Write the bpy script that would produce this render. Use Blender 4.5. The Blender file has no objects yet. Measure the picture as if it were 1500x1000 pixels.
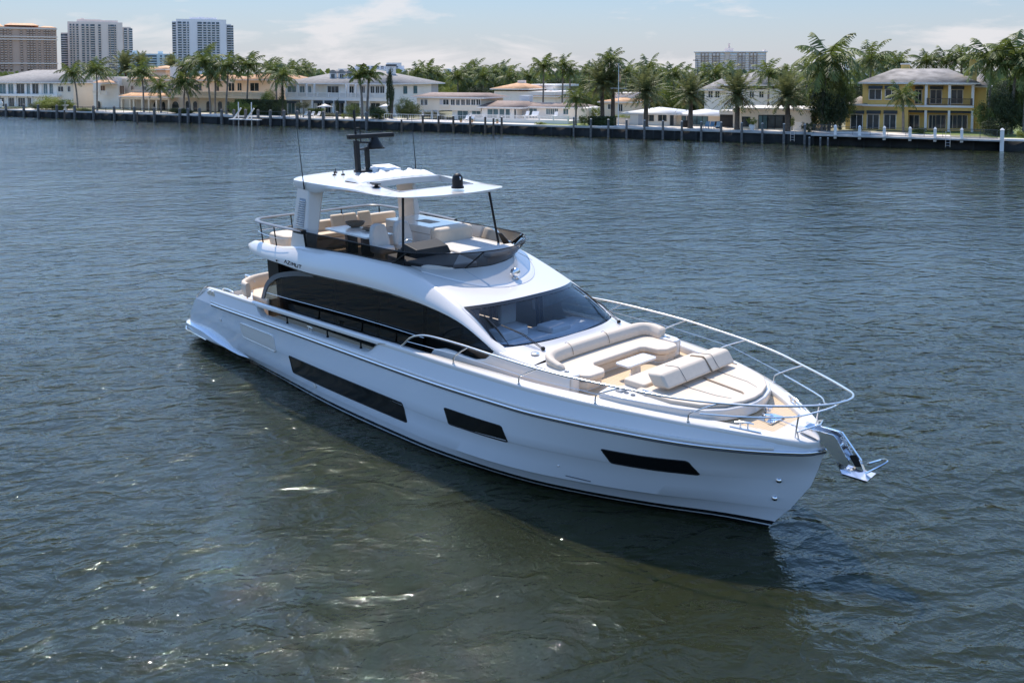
import bpy, bmesh, math, random
import numpy as np
from mathutils import Vector, Matrix
R_ = math.radians
random.seed(7)
scn = bpy.context.scene
COL = scn.collection

# ------------------------------------------------------------------ camera
CAM = np.array([31.1431, -16.6746, 9.4324]); YAW = 2.369808; PIT = 0.055007; FPX = 1326.42; PCY = 181.54   # nearly level camera, lens shifted down
Fv = np.array([math.cos(PIT)*math.cos(YAW), math.cos(PIT)*math.sin(YAW), -math.sin(PIT)])
Rv = np.array([math.sin(YAW), -math.cos(YAW), 0.0]); Uv = np.cross(Rv, Fv)
cd = bpy.data.cameras.new('camera'); cam = bpy.data.objects.new('camera', cd); COL.objects.link(cam)
cd.sensor_width = 36; cd.lens = 36*FPX/1500; cd.shift_y = -(500-PCY)/1500; cd.clip_start = .1; cd.clip_end = 6000
cam.matrix_world = Matrix([[Rv[0], Uv[0], -Fv[0], CAM[0]], [Rv[1], Uv[1], -Fv[1], CAM[1]],
                           [Rv[2], Uv[2], -Fv[2], CAM[2]], [0, 0, 0, 1]])
scn.camera = cam

# ------------------------------------------------------------------ world, sun, exposure
SUN_EL, SUN_AZ = R_(58), R_(153)          # azimuth measured from +X towards +Y
w = bpy.data.worlds.new('World'); scn.world = w; w.use_nodes = True
nt = w.node_tree; N = nt.nodes; Lk = nt.links; N.clear()
wo = N.new('ShaderNodeOutputWorld'); bg = N.new('ShaderNodeBackground'); bg.inputs[1].default_value = SKY_STRENGTH = 0.15
sky = N.new('ShaderNodeTexSky'); sky.sky_type = 'NISHITA'; sky.sun_disc = False
sky.sun_elevation = SUN_EL; sky.sun_rotation = math.pi/2 - SUN_AZ
sky.air_density = 1.0; sky.dust_density = 0.2; sky.ozone_density = 1.6; sky.altitude = 0
tc = N.new('ShaderNodeTexCoord'); sep = N.new('ShaderNodeSeparateXYZ'); Lk.new(tc.outputs['Generated'], sep.inputs[0])
def wm(op, a, b=None):
    m = N.new('ShaderNodeMath'); m.operation = op
    for i, q in enumerate((a, b)):
        if q is None: continue
        if isinstance(q, (int, float)): m.inputs[i].default_value = q
        else: Lk.new(q, m.inputs[i])
    return m.outputs[0]
cmb = N.new('ShaderNodeCombineXYZ'); Lk.new(sep.outputs[0], cmb.inputs[0]); Lk.new(sep.outputs[1], cmb.inputs[1]); Lk.new(wm('MULTIPLY', sep.outputs[2], 4.5), cmb.inputs[2])
cn = N.new('ShaderNodeTexNoise'); cn.inputs['Scale'].default_value = 6.0; cn.inputs['Detail'].default_value = 8; cn.inputs['Roughness'].default_value = .58
cn.inputs['Distortion'].default_value = .35
Lk.new(cmb.outputs[0], cn.inputs[0])
cr = N.new('ShaderNodeValToRGB'); cr.color_ramp.elements[0].position = .53; cr.color_ramp.elements[1].position = .65
Lk.new(cn.outputs[0], cr.inputs[0])
lowz = N.new('ShaderNodeMapRange'); lowz.inputs[1].default_value = .06; lowz.inputs[2].default_value = .35; lowz.inputs[3].default_value = 1; lowz.inputs[4].default_value = .18; Lk.new(sep.outputs[2], lowz.inputs[0])
cf = wm('MULTIPLY', wm('MULTIPLY', cr.outputs[0], .7), lowz.outputs[0])
mx = N.new('ShaderNodeMixRGB'); Lk.new(cf, mx.inputs[0]); 
hs = N.new('ShaderNodeHueSaturation'); hs.inputs['Saturation'].default_value = 1.15; hs.inputs['Value'].default_value = 1.5
tint = N.new('ShaderNodeMixRGB'); tint.blend_type = 'MULTIPLY'; tint.inputs[0].default_value = 1; tint.inputs[2].default_value = (1.0, .985, 1.0, 1); Lk.new(sky.outputs[0], tint.inputs[1]); Lk.new(tint.outputs[0], hs.inputs['Color'])
# sea haze: the lowest few degrees fade to pale lilac grey
hzr = N.new('ShaderNodeValToRGB'); e_ = hzr.color_ramp.elements; e_[0].position = 0; e_[0].color = (1, 1, 1, 1); e_[1].position = .36; e_[1].color = (0, 0, 0, 1)
k_ = e_.new(.09); k_.color = (.85, .85, .85, 1); k_ = e_.new(.18); k_.color = (.35, .35, .35, 1)
Lk.new(sep.outputs[2], hzr.inputs[0])
hcol = N.new('ShaderNodeValToRGB'); e_ = hcol.color_ramp.elements; e_[0].position = 0; e_[0].color = (.60, .61, .655, 1); e_[1].position = .09; e_[1].color = (.265, .38, .53, 1)
Lk.new(sep.outputs[2], hcol.inputs[0])
hmul = N.new('ShaderNodeVectorMath'); hmul.operation = 'SCALE'; hmul.inputs['Scale'].default_value = 1/SKY_STRENGTH*.72; Lk.new(hcol.outputs[0], hmul.inputs[0])
hmx = N.new('ShaderNodeMixRGB'); Lk.new(hzr.outputs[0], hmx.inputs[0]); Lk.new(hs.outputs[0], hmx.inputs[1]); Lk.new(hmul.outputs[0], hmx.inputs[2])
Lk.new(hmx.outputs[0], mx.inputs[1]); mx.inputs[2].default_value = (.62/SKY_STRENGTH, .60/SKY_STRENGTH, .615/SKY_STRENGTH, 1)
Lk.new(mx.outputs[0], bg.inputs[0]); Lk.new(bg.outputs[0], wo.inputs[0])
sl = bpy.data.lights.new('sun', 'SUN'); sl.energy = 3.75; sl.angle = R_(.5); sl.color = (1, .915, .80)
so = bpy.data.objects.new('sun', sl); COL.objects.link(so)
sd = Vector((math.cos(SUN_EL)*math.cos(SUN_AZ), math.cos(SUN_EL)*math.sin(SUN_AZ), math.sin(SUN_EL)))
so.rotation_euler = sd.to_track_quat('Z', 'Y').to_euler(); so.location = (0, 0, 60)
vs = scn.view_settings; vs.view_transform = 'Standard'; vs.look = 'None'; vs.exposure = 0.5; vs.gamma = 1
scn.render.engine = 'CYCLES'

# ------------------------------------------------------------------ materials
MT = {}
def mat(name, col, rough=.5, metal=0., noise=None, bump=None, coat=0., spec=.5, trans=0., col2=None, obj=True):
    """noise=(scale, amount) varies the colour, bump=(scale, strength)"""
    m = bpy.data.materials.new(name); m.use_nodes = True; MT[name] = m
    n = m.node_tree.nodes; l = m.node_tree.links; b = n['Principled BSDF']
    b.inputs['Base Color'].default_value = (*col, 1); b.inputs['Roughness'].default_value = rough
    b.inputs['Metallic'].default_value = metal; b.inputs['Coat Weight'].default_value = coat; b.inputs['Coat Roughness'].default_value = .06
    b.inputs['Specular IOR Level'].default_value = spec
    t = n.new('ShaderNodeTexCoord')
    if noise:
        x = n.new('ShaderNodeTexNoise'); x.inputs['Scale'].default_value = noise[0]; x.inputs['Detail'].default_value = 5
        l.new(t.outputs['Object'], x.inputs[0])
        r = n.new('ShaderNodeMapRange'); r.inputs[1].default_value = .3; r.inputs[2].default_value = .7; l.new(x.outputs[0], r.inputs[0])
        k = n.new('ShaderNodeMixRGB'); l.new(r.outputs[0], k.inputs[0])
        c2 = col2 or tuple(min(1, c*(1+noise[1])) for c in col)
        c1 = col if col2 else tuple(c*(1-noise[1]) for c in col)
        k.inputs[1].default_value = (*c1, 1); k.inputs[2].default_value = (*c2, 1); l.new(k.outputs[0], b.inputs['Base Color'])
    if bump:
        x = n.new('ShaderNodeTexNoise'); x.inputs['Scale'].default_value = bump[0]; x.inputs['Detail'].default_value = 4
        l.new(t.outputs['Object'], x.inputs[0]); u = n.new('ShaderNodeBump'); u.inputs['Strength'].default_value = bump[1]; u.inputs['Distance'].default_value = .02
        l.new(x.outputs[0], u.inputs['Height']); l.new(u.outputs[0], b.inputs['Normal'])
    if trans:
        tr = n.new('ShaderNodeBsdfTranslucent'); ms = n.new('ShaderNodeMixShader'); ms.inputs[0].default_value = trans
        src = b.inputs['Base Color'].links[0].from_socket if b.inputs['Base Color'].links else None
        if src: l.new(src, tr.inputs[0])
        else: tr.inputs[0].default_value = (*col, 1)
        l.new(b.outputs[0], ms.inputs[1]); l.new(tr.outputs[0], ms.inputs[2]); l.new(ms.outputs[0], n['Material Output'].inputs[0])
    return m
def glass(name, tint, refl=(1, 1, 1), rough=.02, ior=1.5, dark=None):
    """thin tinted pane: tinted transparency under a fresnel reflection"""
    m = bpy.data.materials.new(name); m.use_nodes = True; MT[name] = m
    n = m.node_tree.nodes; l = m.node_tree.links; n.remove(n['Principled BSDF'])
    tr = n.new('ShaderNodeBsdfTransparent'); tr.inputs[0].default_value = (*tint, 1)
    g = n.new('ShaderNodeBsdfGlossy'); g.inputs[0].default_value = (*refl, 1); g.inputs['Roughness'].default_value = rough
    f = n.new('ShaderNodeFresnel'); f.inputs[0].default_value = ior
    ms = n.new('ShaderNodeMixShader'); l.new(f.outputs[0], ms.inputs[0]); l.new(tr.outputs[0], ms.inputs[1]); l.new(g.outputs[0], ms.inputs[2])
    l.new(ms.outputs[0], n['Material Output'].inputs[0]); return m

# fairing of the yacht's lines: a smooth low order correction, the same on both sides, that every yacht mesh goes through
FC = np.array([-0.19482, 0.26691, -0.13285, -0.00224, 0.0617, 0.51375, -0.01514, 0.00273, -0.00471, -0.00287, 0.03553, 0.05855, -0.00101, 0.02338, 0.00436, 0.05014, 0.00128, -0.00064, -0.00835, -0.00081, -0.00271, -0.00355, -0.00144, 2e-05, 0.00897, -0.00102, -0.07673, -0.02182, 0.0086, -0.00063, 0.00262, 0.00418, 0.17091, -0.00561, -0.00094, -0.00376, 0.00846, 0.01884, -0.00265])
FAIR = [False]
def fair(V):
    P = np.array(V, float).reshape(-1, 3); x = (P[:, 0]-11)/12; q = (P[:, 1]/3)**2; z = (P[:, 2]-3)/4
    B = np.stack([np.ones_like(x), x, z, q, x*x, x*z, z*z, x*q, z*q, x**3, x*x*z, x*z*z, x*x*q], -1); k = 13
    return np.stack([P[:, 0]+B@FC[:k], P[:, 1]*(1+B@FC[k:2*k]), P[:, 2]+B@FC[2*k:]], -1).tolist()

# ------------------------------------------------------------------ helpers
class MB:
    def __init__(s): s.v = []; s.f = []
    def add(s, vs, fs):
        b = len(s.v); s.v += [tuple(map(float, p)) for p in vs]; s.f += [tuple(b+i for i in q) for q in fs]; return s
    def box(s, x0, x1, y0, y1, z0, z1):
        return s.add([(x0,y0,z0),(x1,y0,z0),(x1,y1,z0),(x0,y1,z0),(x0,y0,z1),(x1,y0,z1),(x1,y1,z1),(x0,y1,z1)],
                     [(0,3,2,1),(4,5,6,7),(0,1,5,4),(1,2,6,5),(2,3,7,6),(3,0,4,7)])
    def hexa(s, P):      # eight corners: four bottom ccw, four top ccw
        return s.add(P, [(0,3,2,1),(4,5,6,7),(0,1,5,4),(1,2,6,5),(2,3,7,6),(3,0,4,7)])
    def beam(s, a, b, w, h, up=(0,0,1)):
        a = Vector(a); b = Vector(b); d = (b-a).normalized(); u = Vector(up); r = d.cross(u)
        if r.length < 1e-4: u = Vector((0,1,0)); r = d.cross(u)
        r.normalize(); u = r.cross(d).normalized(); r = r*w/2; u = u*h/2
        return s.hexa([a-r-u, a+r-u, b+r-u, b-r-u, a-r+u, a+r+u, b+r+u, b-r+u])
    def tube(s, pts, r, n=8, cap=True, closed=False):
        P = [Vector(p) for p in pts]; k = len(P); rr = r if isinstance(r, (list, tuple)) else [r]*k
        vs = []; prev = None
        for i in range(k):
            if closed: d = P[(i+1) % k]-P[i-1]
            else: d = (P[min(i+1, k-1)]-P[max(i-1, 0)])
            d.normalize()
            if prev is None:
                u = Vector((0,0,1)) if abs(d.z) < .9 else Vector((1,0,0))
                a = d.cross(u).normalized()
            else:
                a = (prev - d*prev.dot(d)).normalized()
            prev = a; b = d.cross(a)
            for j in range(n):
                t = 2*math.pi*j/n; vs.append(P[i]+(a*math.cos(t)+b*math.sin(t))*rr[i])
        fs = []
        for i in range(k if closed else k-1):
            for j in range(n):
                i2 = (i+1) % k
                fs.append((i*n+j, i*n+(j+1) % n, i2*n+(j+1) % n, i2*n+j))
        if cap and not closed:
            fs.append(tuple(range(n))[::-1]); fs.append(tuple((k-1)*n+j for j in range(n)))
        return s.add(vs, fs)
    def grid(s, G, flip=False):
        nr = len(G); nc = len(G[0]); vs = [p for r in G for p in r]; fs = []
        for i in range(nr-1):
            for j in range(nc-1):
                q = (i*nc+j, i*nc+j+1, (i+1)*nc+j+1, (i+1)*nc+j)
                fs.append(q[::-1] if flip else q)
        return s.add(vs, fs)
    def prism(s, poly, z0, z1):
        n = len(poly); f0 = z0 if callable(z0) else (lambda x, y: z0); f1 = z1 if callable(z1) else (lambda x, y: z1)
        vs = [(x, y, f0(x, y)) for x, y in poly]+[(x, y, f1(x, y)) for x, y in poly]
        fs = [tuple(range(n))[::-1], tuple(range(n, 2*n))]+[(i, (i+1) % n, n+(i+1) % n, n+i) for i in range(n)]
        return s.add(vs, fs)
    def lathe(s, prof, c, n=16, axis='z'):
        vs = []
        for r, h in prof:
            for j in range(n):
                t = 2*math.pi*j/n; a, b = r*math.cos(t), r*math.sin(t)
                vs.append((c[0]+a, c[1]+b, c[2]+h) if axis == 'z' else (c[0]+h, c[1]+a, c[2]+b) if axis == 'x' else (c[0]+a, c[1]+h, c[2]+b))
        k = len(prof)
        fs = [(i*n+j, i*n+(j+1) % n, (i+1)*n+(j+1) % n, (i+1)*n+j) for i in range(k-1) for j in range(n)]
        fs += [tuple(range(n))[::-1], tuple((k-1)*n+j for j in range(n))]
        return s.add(vs, fs)
    def mirror(s):       # add the mirror image across y=0
        b = len(s.v); s.v += [(x, -y, z) for x, y, z in s.v]; s.f += [tuple(b+i for i in q[::-1]) for q in s.f]; return s
    def build(s, name, m, parent=None, smooth=35, bevel=None, subsurf=0, solid=None):
        me = bpy.data.meshes.new(name); me.from_pydata(fair(s.v) if FAIR[0] else s.v, [], s.f); me.update()
        bm = bmesh.new(); bm.from_mesh(me); bmesh.ops.recalc_face_normals(bm, faces=bm.faces) if smooth is not None and smooth >= 0 else None
        bm.to_mesh(me); bm.free()
        o = bpy.data.objects.new(name, me); COL.objects.link(o)
        me.materials.append(MT[m] if isinstance(m, str) else m)
        if smooth:
            me.shade_smooth()
            if smooth > 0 and smooth < 180: me.set_sharp_from_angle(angle=R_(smooth))
        if parent: o.parent = parent
        if solid:
            q = o.modifiers.new('solid', 'SOLIDIFY'); q.thickness = solid; q.offset = 0
        if bevel:
            q = o.modifiers.new('bevel', 'BEVEL'); q.width = bevel[0]; q.segments = bevel[1]; q.limit_method = 'ANGLE'; q.angle_limit = R_(28)
            me.shade_smooth(); 
            if hasattr(q, 'harden_normals'): q.harden_normals = True
        if subsurf:
            q = o.modifiers.new('sub', 'SUBSURF'); q.levels = q.render_levels = subsurf
        return o
def _build2(s, name, m, parent=None, **k):     # the piece and, as a part of its own, its mirror image
    o = s.build(name, m, parent, **k); q = MB(); q.v = [(x, -y, z) for x, y, z in s.v]; q.f = [t[::-1] for t in s.f]
    q.build(name, m, parent, **k); return o
MB.build2 = _build2
def tag(o, label=None, cat=None, group=None, kind=None):
    if label: o['label'] = label
    if cat: o['category'] = cat
    if group: o['group'] = group
    if kind: o['kind'] = kind
    return o
def empty(name, loc=(0,0,0), rz=0.):
    o = bpy.data.objects.new(name, None); COL.objects.link(o); o.location = loc; o.rotation_euler = (0, 0, rz); o.empty_display_size = .3
    return o
def pchip(xs, ys):
    xs = np.array(xs, float); ys = np.array(ys, float); h = np.diff(xs); dl = np.diff(ys)/h; n = len(xs); m = np.zeros(n)
    for i in range(1, n-1):
        if dl[i-1]*dl[i] > 0:
            w1 = 2*h[i]+h[i-1]; w2 = h[i]+2*h[i-1]; m[i] = (w1+w2)/(w1/dl[i-1]+w2/dl[i])
    m[0] = dl[0]; m[-1] = dl[-1]
    def f(x):
        x = np.clip(x, xs[0], xs[-1]); i = np.clip(np.searchsorted(xs, x)-1, 0, n-2); t = (x-xs[i])/h[i]
        return (2*t**3-3*t**2+1)*ys[i]+(t**3-2*t**2+t)*h[i]*m[i]+(-2*t**3+3*t**2)*ys[i+1]+(t**3-t**2)*h[i]*m[i+1]
    return f
def kn(s):               # 'x:y x:y' -> pchip
    p = [tuple(map(float, q.split(':'))) for q in s.split()]
    return pchip([a for a, b in p], [b for a, b in p])
def catmull(P, n=8):
    P = [Vector(p) for p in P]; out = []
    for i in range(len(P)-1):
        p0 = P[max(i-1, 0)]; p1 = P[i]; p2 = P[i+1]; p3 = P[min(i+2, len(P)-1)]
        for k in range(n):
            t = k/n; out.append(.5*((2*p1)+(p2-p0)*t+(2*p0-5*p1+4*p2-p3)*t*t+(3*p1-p0-3*p2+p3)*t**3))
    out.append(P[-1]); return out
def rrect(x0, x1, y0, y1, r, n=5):
    out = []
    for cx, cy, a0 in ((x1-r, y1-r, 0), (x0+r, y1-r, 90), (x0+r, y0+r, 180), (x1-r, y0+r, 270)):
        for k in range(n+1):
            a = R_(a0+90*k/n); out.append((cx+r*math.cos(a), cy+r*math.sin(a)))
    return out

# material library
mat('gelcoat', (.68, .635, .585), .22, noise=(.6, .015), coat=.5)
mat('gelcoat_matt', (.63, .595, .555), .45, noise=(3, .02))
mat('chrome', (.75, .76, .78), .12, 1.)
mat('steel', (.76, .75, .73), .28, 1.)
mat('black_gloss', (.008, .009, .010), .13, spec=.35)
mat('black_trim', (.010, .010, .010), .5, spec=.3)
mat('grey_trim', (.07, .075, .085), .35)
mat('rail_grey', (.13, .14, .15), .35)
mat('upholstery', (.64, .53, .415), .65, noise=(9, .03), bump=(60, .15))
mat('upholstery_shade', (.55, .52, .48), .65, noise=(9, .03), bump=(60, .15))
mat('piping', (.25, .17, .10), .6)
mat('cream', (.68, .60, .51), .5, noise=(5, .03))
mat('seam_grey', (.36, .39, .43), .5)
mat('canvas', (.74, .73, .71), .7, noise=(4, .03), bump=(7, .6))
mat('table_white', (.72, .70, .67), .25)
mat('wicker', (.16, .13, .10), .7, noise=(40, .4), bump=(50, .6))
mat('louvre_gap_shade', (.30, .33, .37), .5)  # shadow in the gaps between slats, put into the colour
mat('dash', (.72, .69, .66), .5, noise=(6, .1))
mat('interior_dark', (.16, .15, .14), .6)
mat('interior_light', (.62, .58, .54), .6)
glass('windshield_glass', (.86, .91, .96), ior=1.33)
glass('tinted_glass', (.10, .14, .17), refl=(.75, .75, .75), ior=1.4)
glass('fly_glass', (.13, .125, .12), refl=(.6, .6, .6), ior=1.35)
glass('front_glass', (.30, .295, .29), refl=(.6, .6, .6), ior=1.35)
glass('dark_glass', (.02, .02, .022), ior=1.5)
def teak():
    m = mat('teak', (.60, .40, .22), .6); n = m.node_tree.nodes; l = m.node_tree.links; b = n['Principled BSDF']
    t = n.new('ShaderNodeTexCoord'); s = n.new('ShaderNodeSeparateXYZ'); l.new(t.outputs['Object'], s.inputs[0])
    a = n.new('ShaderNodeMath'); a.operation = 'MULTIPLY'; a.inputs[1].default_value = 1/.075; l.new(s.outputs[1], a.inputs[0])
    f = n.new('ShaderNodeMath'); f.operation = 'FRACT'; l.new(a.outputs[0], f.inputs[0])
    g = n.new('ShaderNodeMath'); g.operation = 'LESS_THAN'; g.inputs[1].default_value = .12; l.new(f.outputs[0], g.inputs[0])
    mp = n.new('ShaderNodeMapping'); mp.inputs['Scale'].default_value = (1.2, 13.3, 1); l.new(t.outputs['Object'], mp.inputs[0])
    x = n.new('ShaderNodeTexNoise'); x.inputs['Scale'].default_value = 1.5; x.inputs['Detail'].default_value = 6; l.new(mp.outputs[0], x.inputs[0])
    c = n.new('ShaderNodeMixRGB'); l.new(x.outputs[0], c.inputs[0]); c.inputs[1].default_value = (.56, .40, .24, 1); c.inputs[2].default_value = (.70, .53, .35, 1)
    d = n.new('ShaderNodeMixRGB'); l.new(g.outputs[0], d.inputs[0]); l.new(c.outputs[0], d.inputs[1]); d.inputs[2].default_value = (.25, .18, .12, 1)
    l.new(d.outputs[0], b.inputs['Base Color'])
teak()
def hullmat():           # white topsides, boot stripe painted along the waterline
    m = mat('hull_paint', (.70, .74, .79), .14, coat=1.); n = m.node_tree.nodes; l = m.node_tree.links; b = n['Principled BSDF']
    t = n.new('ShaderNodeTexCoord'); s = n.new('ShaderNodeSeparateXYZ'); l.new(t.outputs['Object'], s.inputs[0])
    r = n.new('ShaderNodeValToRGB'); r.color_ramp.interpolation = 'CONSTANT'
    mr = n.new('ShaderNodeMapRange'); mr.inputs[1].default_value = -1; mr.inputs[2].default_value = 1; l.new(s.outputs[2], mr.inputs[0]); l.new(mr.outputs[0], r.inputs[0])
    e = r.color_ramp.elements; e[0].position = 0; e[0].color = (.012, .014, .018, 1); e[1].position = .52; e[1].color = (.60, .66, .72, 1)
    k = e.new(.537); k.color = (.012, .014, .018, 1); k = e.new(.585); k.color = (.73, .755, .80, 1)
    l.new(r.outputs[0], b.inputs['Base Color'])
hullmat()

# ================================================================== the yacht
Y = empty('motor_yacht'); FAIR[0] = True
tag(Y, 'large white motor yacht with flybridge, hardtop and black side windows, lying on the water', 'yacht')
# ---- hull lines: (z(X), half breadth(X), X at the stern edge, X at the stem)
LV = [
 (kn('0:-.6 23:-.6'), kn('.3:1.2 10:1.3 16:.7 19:.2 21.2:0 23:0'), .6, 21.2),
 (kn('0:-.25 23:-.25'), kn('.3:2.2 6:2.4 10:2.6 13.4:2.4 15.7:2.1 17:1.75 18.4:1.2 19.8:.6 20.8:.15 21.55:0'), .45, 21.55),
 (kn('0:0 23:0'), kn('.3:2.36 3:2.40 6:2.60 10.3:2.80 13.4:2.72 15.7:2.42 17:2.12 18.4:1.60 19.8:.95 21:.33 21.83:0'), .30, 21.83),
 (kn('0:.30 14:.32 18:.42 22.3:.52'), kn('.2:2.62 6:2.72 10:2.86 13.4:2.82 15.7:2.62 17:2.38 18.4:1.92 19.8:1.30 21:.62 22.2:0'), .12, 22.2),
 (kn('0:.37 14:.39 18:.49 22.3:.58'), kn('.2:2.66 6:2.75 10:2.88 13.4:2.84 15.7:2.67 17:2.44 18.4:1.99 19.8:1.38 21:.68 22.26:0'), .16, 22.26),
 (kn('0:.95 14:1.02 19:1.2 22.6:1.25'), kn('.4:2.68 6:2.80 10:2.88 13.4:2.87 15.7:2.76 17:2.60 18.4:2.25 19.8:1.72 21:1.02 22:.36 22.65:0'), .42, 22.65),
 (kn('0:1.00 14:1.07 19:1.25 22.6:1.30'), kn('.4:2.685 6:2.81 10:2.89 13.4:2.885 15.7:2.785 17:2.63 18.4:2.285 19.8:1.76 21:1.06 22:.38 22.67:0'), .47, 22.67),
 (kn('0:1.42 14:1.56 19:1.66 22.7:1.66'), kn('.9:2.70 6:2.81 10:2.89 13.4:2.895 15.7:2.83 17:2.71 18.4:2.42 19.8:1.96 21:1.28 22:.58 22.78:0'), .86, 22.77),
 (kn('0:1.60 2.4:1.63 5.2:1.73 8.9:1.86 13:1.94 17.1:2.06 19.7:2.12 22.8:2.08'), kn('1:2.70 5:2.82 10:2.90 14:2.90 17:2.79 18.6:2.53 19.8:2.18 20.8:1.77 21.8:1.16 22.4:.66 22.72:.33 22.86:0'), 1.06, 22.86),
]
zcap = kn('1.5:2.08 2.4:2.15 5:2.27 8.1:2.41 10.9:2.50 13.2:2.57 17:2.62 19:2.61 20.8:2.54 21.7:2.45 22.85:2.29')
ycap = kn('1.5:2.60 5:2.74 10:2.82 14:2.82 17:2.70 18.6:2.44 19.8:2.08 20.8:1.67 21.8:1.08 22.4:.62 22.72:.32 22.85:0')
LV.append((lambda X: .5*LV[8][0](X)+.5*zcap(X)+.03, lambda X: .5*LV[8][1](X)+.5*ycap(X)-.01, 1.45, 22.86))
NS = 190
def uline(x0, x1):
    u = np.linspace(0, 1, NS); u = 1-(1-u)**1.25        # denser towards the bow
    return x0+(x1-x0)*u
def hull_rows(levels, sub):
    G = [(uline(x0, x1), None) for z, y, x0, x1 in levels]
    A = []
    for (z, y, x0, x1), (X, _) in zip(levels, G):
        A.append(np.stack([X, -np.array([float(y(q)) for q in X]), np.array([float(z(q)) for q in X])], -1))
    A = np.array(A); k = len(levels); t = np.arange(k); rows = []
    for a in range(k-1):
        for s in range(sub):
            rows.append(A[a]+(A[a+1]-A[a])*s/sub)
    rows.append(A[-1]); return rows
rows = hull_rows(LV[:9], 2)
rows[0][:, 1] = 0
hb = MB(); hb.grid([[tuple(p) for p in r] for r in rows])
# transom
tr_ = [tuple(r[0]) for r in rows]
hb.grid([[ (p[0], p[1], p[2]) for p in tr_], [(p[0], 0, p[2]) for p in tr_]])
# upper band: rub rail -> cap, dipping to a ledge where the bulwark is open
led = kn('5:1.92 9:2.04 13:2.16')
def topz(X):
    o = 0.
    if 5.45 < X < 12.5:
        o = min(1, (X-5.45)/.45) if X < 9 else min(1, (12.3-X)/.75) if X < 12.3 else 0
        o = max(0, o); o = o*o*(3-2*o)
    return (1-o)*(zcap(X)-.02)+o*led(X)
XX = [uline(x0, x1) for x0, x1 in ((1.06, 22.86), (1.45, 22.86), (1.85, 22.85))]
r0 = [(x, -float(LV[8][1](x)), float(LV[8][0](x))) for x in XX[0]]
r2 = []; r1 = []
for xa, x in zip(XX[1], XX[2]):
    zt = float(topz(x)); za = float(LV[8][0](x)); zc = float(zcap(x)); f = (zt-za)/(zc-za)
    r2.append((x, -(float(LV[8][1](x))*(1-f)+float(ycap(x))*f), zt))
    r1.append((xa, -(float(LV[8][1](xa))*(1-.5*f)+float(ycap(xa))*.5*f-.012), za+(zt-za)*.5))
hb2 = MB(); hb2.grid([r0, r1, r2]); 
hb.add(hb2.v, hb2.f); hb.mirror()
hull = hb.build('hull', 'hull_paint', Y, smooth=22)
def hy(X, z):            # half breadth of the hull at X, height z
    zs = [float(l[0](X)) for l in LV]; ys = [float(l[1](X)) for l in LV]
    return float(np.interp(z, zs, ys))
# cap rail (toe), swept along the sheer; widens into a side deck at the bow
capw = kn('1.8:.16 12:.18 14:.24 17:.34 18.5:.40 20.5:.42 21.5:.40 22.4:.30 22.85:.05')
xs = list(np.linspace(1.82, 22.6, 120))+[22.68, 22.75, 22.8, 22.85]
go = []
for x in [(-1, 1.02, 1.56), (-1, 1.2, 1.74), (-1, 1.40, 1.90), (-1, 1.60, 2.03)]+xs:
    if isinstance(x, tuple): zc = x[2]; x = x[1]; yc = 2.70-.05*(x-1.0); wd = .2
    else: yc = float(ycap(x))+.012; zc = float(zcap(x)); wd = min(float(capw(x)), yc)
    go.append([(x, -yc, zc-.11), (x, -yc-.004, zc-.03), (x, -yc+.025, zc+.004), (x, -yc+wd*.5, zc+.012), (x, -yc+wd-.02, zc), (x, -yc+wd, zc-.03), (x, -yc+wd, zc-.13), (x, -yc, zc-.11)])
cb = MB(); cb.grid(go); cb.add(go[0][:-1], [tuple(range(7))]); cb.mirror(); cb.build('bulwark_cap', 'gelcoat', Y, smooth=50)
# stern end of the bulwark: rounded closing face
eb = MB(); prof = [(1.02, 1.58), (1.2, 1.74), (1.40, 1.90), (1.60, 2.03), (1.86, 2.13)]
eb.grid([[(x-.01, -(2.70-.06*i/4), z) for i, (x, z) in enumerate(prof)], [(x-.05, -2.60, z+.02) for x, z in prof], [(x, -2.45, z) for x, z in prof]])
eb.grid([[(.12, -2.62, .45), (.42, -2.66, .95), (.86, -2.69, 1.42), (1.02, -2.70, 1.58)], [(.25, -2.45, .45), (.45, -2.45, .95), (.88, -2.45, 1.42), (1.02, -2.45, 1.58)]])
eb.build2('stern_quarter', 'gelcoat', Y, smooth=60)
# inner bulwark
zd = kn('0:1.55 5.2:1.62 5.9:1.84 12.6:1.99 13.1:2.04 14.3:2.42 15:2.46 20:2.46 21:2.43 22:2.34 22.8:2.24')
ib = MB(); xs2 = np.linspace(1.9, 22.3, 110)
ib.grid([[(x, -(float(ycap(x))+.012-min(float(capw(x)), float(ycap(x)))), float(zcap(x))-.12 if not 5.5 < x < 12.3 else float(led(x))+.01) for x in xs2],
         [(x, -(float(ycap(x))+.010-min(float(capw(x)), float(ycap(x)))), float(zd(x))-.02) for x in xs2]])
lx = np.linspace(5.3, 12.4, 60)   # ledge along the opening
ib.grid([[(x, -(float(LV[8][1](x)))+.03, float(topz(x))+.001) for x in lx], [(x, -(float(ycap(x))-.16), float(topz(x))+.006) for x in lx], [(x, -(float(ycap(x))-.16), float(zd(x))) for x in lx]])
ib.build2('inner_bulwark', 'gelcoat_matt', Y, smooth=40)
# rub rail: chrome strip over a dark strip, from aft quarter round the bow
for nm, dz, rr, m_ in (('rub_rail', .02, .034, 'chrome'), ('rub_rail_base', -.022, .026, 'grey_trim')):
    b_ = MB(); P = []
    for x in list(np.linspace(2.35, 22.5, 90))+[22.62, 22.72, 22.80, 22.86]:
        P.append((x+(.01 if x > 22.8 else 0), -float(LV[8][1](x))-.005, float(LV[8][0](x))+dz))
    P = P+[(x, -y, z) for x, y, z in P[::-1][1:]]
    b_.tube(P, rr, 8); b_.build(nm, m_, Y, smooth=60)
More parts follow.
